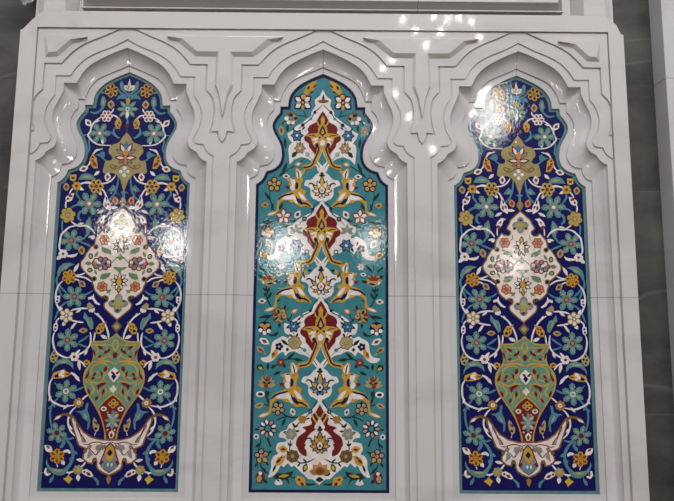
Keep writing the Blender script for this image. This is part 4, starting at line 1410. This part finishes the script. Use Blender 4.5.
part('flower', tealflower(405, 125, 98, 0, 6, 'tgreen', 'brick', 'pink'), 'green flower')
part('vine', [S_('teal', [(255, 72), (295, 100), (345, 115)], 14, 1), S_('teal', [(470, 95), (505, 65), (540, 20)], 15, 1), S_('teal', [(455, 165), (500, 195), (535, 245), (565, 320)], 15, 1)], 'teal vine')
part('bud', [G_('white', [(522, 118), (555, 122), (562, 165), (548, 188), (525, 170)], 3), D_('navy', 542, 140, 8, 4), D_('navy', 545, 165, 9, 4)], 'white bud')
part('bud', bud_(343, 16, 32, -40, 'tan', 'brick', 0.95))
part('leaf', [G_('white', [(245, 100), (255, 118), (292, 132), (288, 150), (258, 142), (232, 180), (200, 194), (188, 186), (218, 165), (240, 135)], 2)], 'white leaf')
part('bud', [G_('olive', [(280, 170), (300, 190), (296, 225), (262, 222), (240, 205), (262, 185)], 3), G_('white', [(236, 215), (262, 224), (286, 232), (278, 252), (248, 256), (232, 238)], 3)], 'olive and white acorn bud')
part('vine', [S_('white', [(290, 224), (340, 222), (395, 230), (435, 245)], 14, 2), P_('white', 345, 228, 35, 58, 20, 2), S_('white', [(236, 258), (185, 295), (142, 360), (118, 430), (112, 480)], 14, 2), P_('white', 200, 290, -70, 34, 20, 2)], 'white vine')
part('flower', dotflower(467, 285, 62, 6, 25, 'tan', 'cream', 'tan', 'cream', None, 0.24), 'tan flower with cream dots')
part('vine', [S_('white', [(325, 340), (385, 332), (440, 318)], 13, 2), S_('white', [(508, 290), (545, 325), (552, 350)], 12, 2)], 'white vine')
part('leaf', [G_('white', [(375, 330), (405, 348), (428, 380), (432, 400), (412, 390), (392, 362)], 2), P_('white', 475, 335, 55, 44, 30, 2)], 'white leaf')
part('bud', [G_('white', [(545, 340), (570, 355), (575, 400), (560, 425), (540, 405), (536, 365)], 3), D_('navy', 553, 370, 9, 4), D_('navy', 558, 398, 9, 4)], 'white bud')
part('vine', [S_('white', [(565, 425), (575, 470), (572, 520), (555, 575), (520, 610), (470, 632), (425, 632)], 14, 2)], 'white vine')
part('bud', [G_('gold', [(132, 330), (165, 342), (190, 345), (222, 390), (218, 430), (185, 435), (155, 405), (148, 365)], 3), D_('brick', 165, 365, 9, 4), D_('brick', 188, 372, 9, 4), D_('brick', 172, 395, 9, 4), D_('black', 198, 408, 13, 4)], 'gold bud')
part('leaf', [G_('tgreen', [(318, 252), (328, 300), (300, 330), (285, 365), (265, 400), (245, 392), (242, 345), (258, 300), (290, 292)], 1), P_('sage', 272, 370, -65, 75, 18, 2)])
part('vine', [S_('white', [(268, 420), (262, 460), (266, 520), (300, 570), (345, 600), (372, 618)], 14, 2), S_('white', [(228, 420), (232, 460), (240, 500)], 12, 2)], 'white vine')
part('bud', bud_(326, 406, 34, 5, 'tan', 'brick', 0.85))
part('leaf', [P_('white', 125, 470, -25, 64, 30, 2)], 'white leaf')
use('B6')
part('flower', tealflower(437, 70, 98, 28, 6, 'tgreen', 'brick', 'pink'), 'green flower')
part('vine', [S_('teal', [(260, 130), (305, 118), (350, 100)], 14, 1), S_('teal', [(262, 30), (305, 62), (350, 90)], 15, 1)], 'teal vine')
part('flower', [D_('white', 378 + 24 * math.cos(math.radians(a)), 208 + 24 * math.sin(math.radians(a)), 16, 3, 8) for a in range(0, 360, 60)] + [D_('brick', 378, 208, 13, 5)], 'white flower')
part('leaf', [P_('white', 370, 192, -130, 60, 22, 2), P_('white', 345, 235, 100, 88, 28, 2), P_('white', 270, 150, 60, 52, 20, 2)], 'white leaf')
part('bud', [G_('tan', [(545, 145), (562, 175), (582, 210), (572, 250), (545, 265), (520, 235), (510, 205), (528, 180)], 3), D_('black', 545, 178, 9, 4), D_('black', 530, 205, 9, 4), D_('black', 556, 210, 9, 4), D_('black', 548, 238, 9, 4)], 'tan bud with dark dots')
part('leaf', [G_('tgreen', [(384, 312), (388, 265), (420, 232), (465, 220), (520, 240), (556, 300), (562, 340), (540, 300), (500, 272), (450, 265), (412, 280)], 1), P_('sage', 430, 248, 5, 88, 20, 2)])
part('vine', [S_('white', [(285, 292), (310, 258), (355, 232)], 13, 2)], 'white vine')
part('bud', [P_('gold', 250, 255, -5, 56, 44, 3, 0.6), P_('brick', 262, 254, -5, 30, 20, 4)], 'small gold bud')
part('flower', [G_('gold', [(398, 352), (445, 330), (460, 312), (500, 325), (548, 342), (562, 378), (540, 392), (480, 388), (435, 375)], 3), D_('white', 472, 335, 16, 5, 8), D_('white', 490, 355, 17, 5, 8), D_('white', 470, 370, 13, 5, 8), G_('navy', [(505, 345), (540, 368), (532, 385), (505, 378)], 5), P_('brown', 410, 352, 2, 44, 16, 4)], 'gold and white flower')
part('leaf', [G_('white', [(328, 415), (338, 378), (370, 348), (402, 335), (408, 345), (378, 368), (355, 400)], 2)], 'white leaf')
part('vine', [S_('white', [(548, 378), (575, 425), (582, 490), (578, 530), (560, 575), (510, 605), (450, 622), (372, 610)], 15, 2), P_('white', 562, 540, 60, 46, 18, 2), P_('white', 420, 605, 45, 60, 18, 2)], 'white vine')
use('B7')
part('flower', tealflower(441, 78, 98, 25, 6, 'tgreen', 'white', 'grey'), 'green flower')
part('vine', [S_('teal', [(298, 42), (345, 65), (390, 75)], 15, 1), S_('teal', [(500, 130), (548, 185), (568, 240), (566, 320), (552, 385)], 16, 1), P_('teal', 530, 215, -60, 55, 24, 1), P_('teal', 585, 225, -140, 40, 20, 1), S_('teal', [(505, 45), (540, 5)], 14, 1)], 'teal vine')
part('flower', [star('ochre', 335, 172, 42, 8, 0, [(0.82, -0.5), (1, -0.2), (1, 0.2)], 3), D_('white', 333, 172, 18, 5), D_('tan', 333, 172, 8, 6)], 'ochre flower')
part('vine', [S_('white', [(262, 108), (290, 130), (310, 152)], 14, 2), S_('white', [(352, 202), (390, 240), (415, 290), (418, 350), (395, 410), (360, 448)], 14, 2), P_('white', 405, 270, 70, 52, 20, 2), P_('white', 415, 360, 130, 52, 18, 2)], 'white vine')
part('leaf', [G_('teal', [(252, 170), (275, 180), (280, 225), (310, 240), (358, 245), (318, 262), (298, 300), (255, 330), (262, 395), (245, 385), (236, 325), (245, 275), (262, 240)], 1), P_('sage', 262, 310, -60, 58, 16, 2)])
part('bud', [G_('tan', [(205, 292), (216, 320), (212, 370), (190, 420), (165, 400), (158, 355), (178, 345), (185, 315)], 3), D_('black', 188, 385, 12, 4), P_('brick', 175, 355, -50, 44, 18, 4), S_('white', [(190, 420), (198, 445)], 10, 2)], 'tan bud')
part('flower', tealflower(510, 425, 90, -15, 6, 'tgreen', 'red', 'red'), 'green flower')
use('B8')
part('vine', [S_('teal', [(440, 20), (395, 40), (350, 30)], 15, 1), S_('teal', [(430, 30), (385, 80), (358, 140), (360, 205), (385, 262), (430, 300), (480, 318)], 24, 1), P_('teal', 362, 140, 150, 52, 26, 1), P_('teal', 375, 190, 85, 40, 18, 1), G_('teal', [(430, 30), (420, 75), (440, 110), (465, 125), (468, 100), (450, 75), (452, 40)], 1)], 'teal vine')
part('leaf', [G_('tgreen', [(382, 275), (420, 292), (480, 292), (540, 278), (565, 245), (572, 205), (580, 240), (562, 290), (525, 325), (480, 345), (430, 340), (405, 318)], 2), P_('sage', 425, 305, -2, 100, 20, 3), P_('gold', 440, 305, -2, 70, 8, 4)], 'crescent leaf')
part('flower', dotflower(487, 185, 66, 6, -90, 'gold', 'brick', 'gold', 'ochre', None, 0.2), 'gold flower')
part('bud', [P_('white', 530, 150, -42, 84, 54, 3, 0.2), P_('brown', 548, 122, -42, 40, 22, 4)], 'white bud')
part('leaf', [S_('white', [(378, 160), (402, 140), (438, 148)], 22, 2, 0.3), P_('white', 450, 220, 125, 44, 34, 2), S_('white', [(490, 240), (482, 275)], 14, 2)], 'white leaf')
part('bud', [S_('white', [(575, 285), (582, 315), (568, 338), (540, 330)], 18, 3, 0.6), D_('brown', 562, 312, 11, 3), S_('lightteal', [(590, 320), (612, 326)], 6, 1)], 'white bud')
part('leaf', [G_('teal', [(508, 330), (525, 355), (545, 375), (550, 408), (528, 400), (512, 370)], 1), G_('teal', [(195, 350), (165, 360), (138, 385), (136, 420), (152, 425), (162, 395)], 1)])
part('flower', [star('olive', 312, 297, 42, 7, 0, [(0.78, -0.5), (1, -0.2), (1, 0.2)], 3), D_('sage', 312, 297, 19, 4), D_('yellow', 312, 297, 9, 5)], 'olive flower')
part('vine', [S_('white', [(252, 232), (268, 255), (290, 275)], 14, 2), S_('white', [(345, 308), (385, 320), (420, 315)], 13, 2), S_('white', [(370, 315), (388, 338)], 10, 2)], 'white vine')
part('leaf', [P_('white', 312, 332, 95, 60, 36, 2), P_('white', 265, 222, -12, 66, 26, 2)], 'white leaf')
part('bud', [G_('white', [(184, 345), (205, 310), (245, 288), (276, 298), (275, 325), (240, 345), (205, 356)], 3), P_('red', 205, 342, -35, 48, 24, 4), D_('navy', 258, 312, 10, 4)], 'white bud')
part('bud', [G_('yellow', [(355, 372), (392, 340), (408, 360), (432, 372), (408, 392), (382, 415), (372, 392)], 3)], 'yellow bud')
part('bud', [A_('ochre', [(58, 345), (78, 360), (70, 395), (58, 418)], 3)], 'ochre drop', mirror=False)

# -- ochre lozenge between medallion and vase
use('B5')
part('diamond', [A_('brown', [(53, 318), (72, 345), (94, 368), (72, 396), (55, 422)], 3), A_('sage', [(54, 342), (76, 369), (55, 396)], 4)], 'brown lozenge', mirror=False)

# -- vase
use('B6')
v = [tl(*p) for p in [(43, 8), (58, 30), (78, 42), (130, 70), (200, 75), (242, 80), (240, 112), (226, 150), (222, 200), (232, 242), (266, 285), (292, 330), (302, 385), (298, 430)]]
use('B7')
v += [tl(*p) for p in [(280, 72), (245, 132), (200, 202), (162, 270), (136, 340), (117, 420), (112, 472), (60, 476)]]
v = catmull(v, 3)
v[0] = (0, v[0][1])
v[-1] = (0, v[-1][1])
loop = v + [(-x, z) for x, z in reversed(v[1:-1])]
vase = part('vase', [('gold', loop, 3), ('vgreen', offset(loop, -0.0062), 4)], 'green and gold vase', mirror=False)
use('B7')
part('vase_foot', [A_('red', [(58, 104), (85, 130), (112, 152), (164, 214), (148, 268), (122, 345), (104, 425), (100, 470), (60, 472)], 5), A_('gold', [(58, 90), (85, 116), (118, 146), (172, 212), (164, 214), (112, 153), (85, 131), (58, 106)], 6)], 'dark red tapering foot', vase, mirror=False)
part('rosette', [D_('gold', 60, 155, 20, 6), D_('gold', 60, 195, 20, 6), D_('gold', 36, 178, 20, 6), D_('gold', 84, 178, 20, 6), D_('navy', 60, 155, 10, 7, 7), D_('navy', 60, 195, 10, 7, 7), D_('brick', 36, 178, 9, 7, 7), D_('brick', 84, 178, 9, 7, 7)], 'gold quatrefoil', vase, mirror=False)
part('ring', [D_('white', 124, 220, 25, 6, 10, 1, 0.8), D_('red', 124, 220, 12, 7, 8, 1, 0.8)], 'white ring', vase)
part('ring', [P_('white', 67, 464, -90, 68, 50, 6, 0.55), P_('red', 67, 456, -90, 40, 24, 7, 0.6)], 'white tear', vase, mirror=False)
gf = [D_('bgrey', 66, 315, 40, 6, 12, 0.9, 1.35)]
for a in range(0, 360, 45):
    cc, ss = math.cos(math.radians(a + 90)), math.sin(math.radians(a + 90))
    gf += [P_(('grey', 'lightteal')[(a // 45) % 2], 66 + 20 * cc, 315 + 32 * ss, a + 90, 46, 26, 7, 0.5)]
gf += [D_('sage', 66, 315, 22, 8, 10, 0.9, 1.3), P_('sky', 64, 262, -90, 38, 28, 6)]
part('flower', gf, 'grey blue flower', vase, mirror=False)
use('B6')
part('kite', [A_('white', [(52, 290), (74, 316), (96, 345), (78, 385), (54, 418)], 6), A_('navy', [(52, 338), (68, 366), (54, 400)], 7), P_('red', 60, 348, -40, 36, 22, 7), P_('red', 46, 348, -140, 36, 22, 7)], 'white kite with navy drop', vase, mirror=False)
part('star', [A_('cream', [(54, 438), (66, 460), (82, 472), (66, 488), (55, 508)], 6)], 'cream star', vase, mirror=False)
part('scroll', [S_('gold', [(50, 262), (80, 246), (130, 240), (180, 245), (232, 255)], 14, 5, 1), S_('gold', [(44, 60), (60, 110), (44, 150), (30, 175)], 13, 5, 1), S_('gold', [(62, 110), (110, 105), (160, 110), (225, 98)], 11, 5), S_('gold', [(80, 195), (130, 215), (170, 222), (200, 190)], 11, 5), S_('gold', [(60, 230), (90, 180), (115, 120)], 11, 5),
                S_('gold', [(100, 275), (150, 258), (205, 275), (235, 315), (240, 370)], 12, 5), S_('gold', [(105, 285), (120, 330), (150, 370), (200, 382), (218, 350), (195, 330), (170, 345)], 12, 5), S_('gold', [(75, 415), (130, 408), (180, 425), (230, 415), (270, 380)], 12, 5), S_('gold', [(150, 420), (175, 470), (170, 520)], 11, 5)], 'gold scrollwork', vase)
part('scroll_leaf', [P_('red', 45, 215, -90, 55, 28, 6, 0.4), P_('red', 95, 150, 35, 52, 23, 6), P_('red', 82, 130, 60, 52, 20, 6), P_('red', 140, 140, -30, 55, 26, 6), P_('red', 150, 195, 25, 40, 23, 6), G_('red', [(222, 140), (224, 160), (212, 195), (202, 208), (202, 170)], 6)], 'dark red leaf', vase)
part('scroll_leaf', [P_('red', 108, 280, 70, 57, 33, 6), G_('red', [(140, 368), (138, 340), (160, 318), (156, 345), (150, 372)], 6), P_('red', 195, 330, 60, 52, 23, 6), P_('red', 200, 378, 20, 40, 20, 6), G_('red', [(250, 300), (262, 340), (285, 372), (282, 395), (262, 380), (252, 345)], 6)], 'dark red leaf', vase)
part('scroll_leaf', [P_('red', 105, 420, 20, 96, 28, 6), G_('red', [(150, 455), (170, 445), (182, 460), (172, 490), (165, 470)], 6), P_('red', 242, 520, -70, 60, 23, 6), P_('red', 125, 470, 75, 55, 23, 6), P_('red', 175, 530, 60, 48, 23, 6)], 'dark red leaf', vase)

use('B6')
part('scroll', [S_('gold', [(122, 258), (100, 300), (112, 345), (142, 398)], 10, 5), S_('gold', [(262, 300), (284, 350), (278, 400), (250, 440)], 10, 5),
                S_('gold', [(92, 430), (72, 480), (92, 525)], 9, 5), S_('gold', [(245, 400), (228, 445), (208, 480), (225, 520)], 10, 5),
                S_('gold', [(205, 105), (180, 150), (212, 190)], 9, 5), S_('gold', [(92, 150), (130, 168), (170, 150)], 9, 5)], 'gold scrollwork', vase)
use('B7')
part('scroll', [S_('gold', [(122, 30), (104, 80), (128, 118)], 9, 5), S_('gold', [(165, 55), (150, 105), (176, 160)], 9, 5), S_('gold', [(205, 50), (228, 90), (240, 115)], 9, 5)], 'gold scrollwork', vase)
part('ring', [D_('gold', 90, 250, 9, 7, 8), D_('white', 90, 395, 7, 7, 8)], 'small beads', vase)
# -- bowl
use('B7')
up = [tl(*p) for p in [(60, 474), (135, 474), (222, 452), (285, 410), (335, 345), (368, 290), (398, 266), (432, 258), (478, 264), (522, 288), (548, 340)]]
lo = [tl(*p) for p in [(520, 318), (482, 290), (440, 278), (408, 290), (395, 325), (380, 385), (362, 440), (350, 480), (338, 520)]]
use('B8')
lo += [tl(*p) for p in [(298, 105), (258, 122), (248, 135), (275, 165), (278, 205), (236, 242), (190, 250), (178, 212), (160, 222), (166, 258), (152, 292), (112, 322), (58, 346)]]
up[0] = (0, up[0][1])
lo[-1] = (0, lo[-1][1])
h = up + lo
loop = h + [(-x, z) for x, z in reversed(h[1:-1])]
bowl = part('bowl', [('brown', loop, 3)], 'white crescent bowl with brown edge', mirror=False)
use('B7')
up = [tl(*p) for p in [(60, 486), (140, 486), (228, 464), (294, 420), (345, 352), (382, 296)]]
lo = [tl(*p) for p in [(384, 320), (368, 380), (350, 436), (336, 480), (322, 520)]]
use('B8')
lo += [tl(*p) for p in [(284, 98), (246, 112), (236, 135), (262, 168), (264, 200), (230, 230), (202, 236), (190, 196), (165, 190), (150, 225), (152, 255), (142, 282), (106, 308), (58, 330)]]
up[0] = (0, up[0][1])
lo[-1] = (0, lo[-1][1])
h = up + lo
part('bowl_face', [('pinkwhite', h + [(-x, z) for x, z in reversed(h[1:-1])], 4)], 'pinkish white face', bowl, mirror=False)
use('B7')
part('curl', [P_('pinkwhite', 478, 282, 32, 62, 22, 4, 0.4)], 'white curl tip', bowl)
part('scroll_leaf', [G_('red', [(330, 372), (342, 385), (322, 425), (306, 470), (300, 500), (262, 500), (282, 462), (308, 430)], 5), G_('grey', [(300, 448), (312, 450), (298, 495), (274, 494)], 6)], 'grey leaf edged in red', bowl)
use('B8')
part('scroll_leaf', [S_('red', [(60, 62), (100, 76), (150, 62), (205, 72), (232, 84), (270, 82)], 8, 5, 0.7), G_('grey', [(118, 80), (160, 88), (172, 120), (150, 135), (168, 168), (140, 150), (128, 118)], 6), G_('grey', [(190, 165), (222, 125), (232, 160), (240, 205), (215, 190)], 6), S_('red', [(112, 78), (130, 130), (165, 170), (190, 150), (220, 115), (215, 80)], 7, 5, 0.7)], 'grey leaf edged in red', bowl)
part('palmette', [A_('red', [(56, 58), (85, 100), (110, 170), (138, 240), (100, 290), (58, 322)], 5), A_('grey', [(56, 72), (78, 108), (98, 170), (118, 215), (84, 230), (58, 230)], 6), A_('bgrey', [(58, 216), (100, 228), (126, 266), (90, 288), (58, 312)], 6), A_('gold', [(56, 84), (78, 112), (90, 150), (78, 195), (58, 228)], 7), A_('navy', [(57, 118), (74, 152), (58, 182)], 8)], 'gold drop palmette', bowl, mirror=False)
part('dots', [D_('white', 42, 250, 10, 7, 8, 0.8, 1.6), D_('white', 73, 250, 10, 7, 8, 0.8, 1.6)], 'two white drops', bowl, mirror=False)

use('B8')
part('scroll_leaf', [P_('brown', 88, 82, 60, 56, 26, 5), P_('grey', 92, 88, 60, 40, 14, 6)], 'grey leaf edged in brown', bowl)
part('scroll_leaf', [P_('brown', 200, 92, 35, 58, 30, 5), P_('grey', 206, 96, 35, 42, 17, 6)], 'grey leaf edged in brown', bowl)
part('dot', [D_('brown', 256, 136, 15, 5)], 'brown dot', bowl)
part('dot', [D_('brown', 172, 208, 17, 5)], 'brown dot', bowl)
use('B7')
part('scroll_leaf', [P_('red', 352, 345, 115, 60, 20, 5), P_('grey', 349, 352, 115, 40, 9, 6)], 'grey leaf edged in red', bowl)

# -- the same design in the leftmost niche
def copy_tree(o, parent=None):
    c = o.copy()
    COL.objects.link(c)
    if parent is not None:
        c.parent = parent
    for ch in list(o.children):
        copy_tree(ch, c)
    return c


bl = copy_tree(bp)
bl.location = (-SP, TY, ZB)
bl['label'] = 'deep blue mosaic tile panel with vase of flowers in the leftmost niche'


# ------------------------------------------------------------------ light
world = bpy.data.worlds.new('hall_light')   # soft light of the hall, brightest from its lit ceiling
world.use_nodes = True
wn = world.node_tree
wtc = nd(wn, 'ShaderNodeTexCoord')
wsep = nd(wn, 'ShaderNodeSeparateXYZ')
wcl = nd(wn, 'ShaderNodeMath', operation='MAXIMUM')
wcl.inputs[1].default_value = 0.0
wpw = nd(wn, 'ShaderNodeMath', operation='POWER')
wpw.inputs[1].default_value = 1.5
wma = nd(wn, 'ShaderNodeMath', operation='MULTIPLY_ADD')
wma.inputs[1].default_value = 1.20
wma.inputs[2].default_value = 0.18
wn.links.new(wtc.outputs['Generated'], wsep.inputs[0])
wn.links.new(wsep.outputs['Z'], wcl.inputs[0])
wn.links.new(wcl.outputs[0], wpw.inputs[0])
wn.links.new(wpw.outputs[0], wma.inputs[0])
wn.links.new(wma.outputs[0], wn.nodes['Background'].inputs[1])
wn.nodes['Background'].inputs[0].default_value = (1.0, 0.985, 0.985, 1)
scene.world = world


def area_light(name, loc, target, sx, sy, power, col=(1, 1, 1)):
    L = bpy.data.lights.new(name, 'AREA')
    L.shape = 'RECTANGLE'
    L.size, L.size_y = sx, sy
    L.energy = power
    L.color = col
    o = bpy.data.objects.new(name, L)
    COL.objects.link(o)
    o.location = loc
    o.rotation_euler = (Vector(target) - Vector(loc)).to_track_quat('-Z', 'Y').to_euler()
    return o


def bulb(name, loc, power, r, col=(1, 0.95, 0.88)):
    L = bpy.data.lights.new(name, 'POINT')
    L.energy = power
    L.shadow_soft_size = r
    L.color = col
    o = bpy.data.objects.new(name, L)
    COL.objects.link(o)
    o.location = loc
    return o


area_light('ceiling_light', (0.9, -2.2, 8.4), (0.1, TY, 1.2), 6.0, 1.8, 340, (1.0, 1.0, 1.0))


def mirrored(px, py, dist):
    """place in the hall whose mirror image in the wall shows at this point of the photograph"""
    p = at(px, py, TY + dist)
    return (p.x, TY - 0.05 - dist, p.z)


# crystal chandeliers in the hall behind the photographer, each a cluster of small bulbs
rl = random.Random(11)


def chandelier(px, py, rx, ry, n, dist, power, r):
    for k in range(n):
        a = 2.39996 * k
        q = math.sqrt((k + 0.5) / n)
        bulb('chandelier_bulb', mirrored(px + rx * q * math.cos(a), py + ry * q * math.sin(a), dist + rl.uniform(-0.25, 0.25)), power, r)


for px, py in [(402, 22), (433, 19), (446, 22), (458, 20), (470, 24), (415, 33), (440, 34), (425, 48), (392, 62), (383, 70), (478, 40),
               (395, 95), (408, 118), (432, 150), (372, 128)]:
    bulb('chandelier_bulb', mirrored(px, py, 6.0 + rl.uniform(-0.4, 0.4)), 3.5, 0.035)
chandelier(491, 112, 19, 27, 22, 6.0, 5.0, 0.055)
chandelier(120, 226, 13, 14, 12, 8.0, 6.0, 0.10)
chandelier(174, 243, 11, 17, 12, 8.0, 8.0, 0.10)
chandelier(283, 251, 18, 20, 16, 8.0, 6.5, 0.10)
chandelier(372, 240, 7, 14, 7, 8.0, 6.0, 0.09)
chandelier(515, 262, 10, 10, 8, 8.0, 4.0, 0.09)

scene.view_settings.view_transform = 'Standard'
scene.view_settings.look = 'None'
scene.view_settings.gamma = 1.0
scene.view_settings.use_curve_mapping = False
scene.view_settings.exposure = 0.06
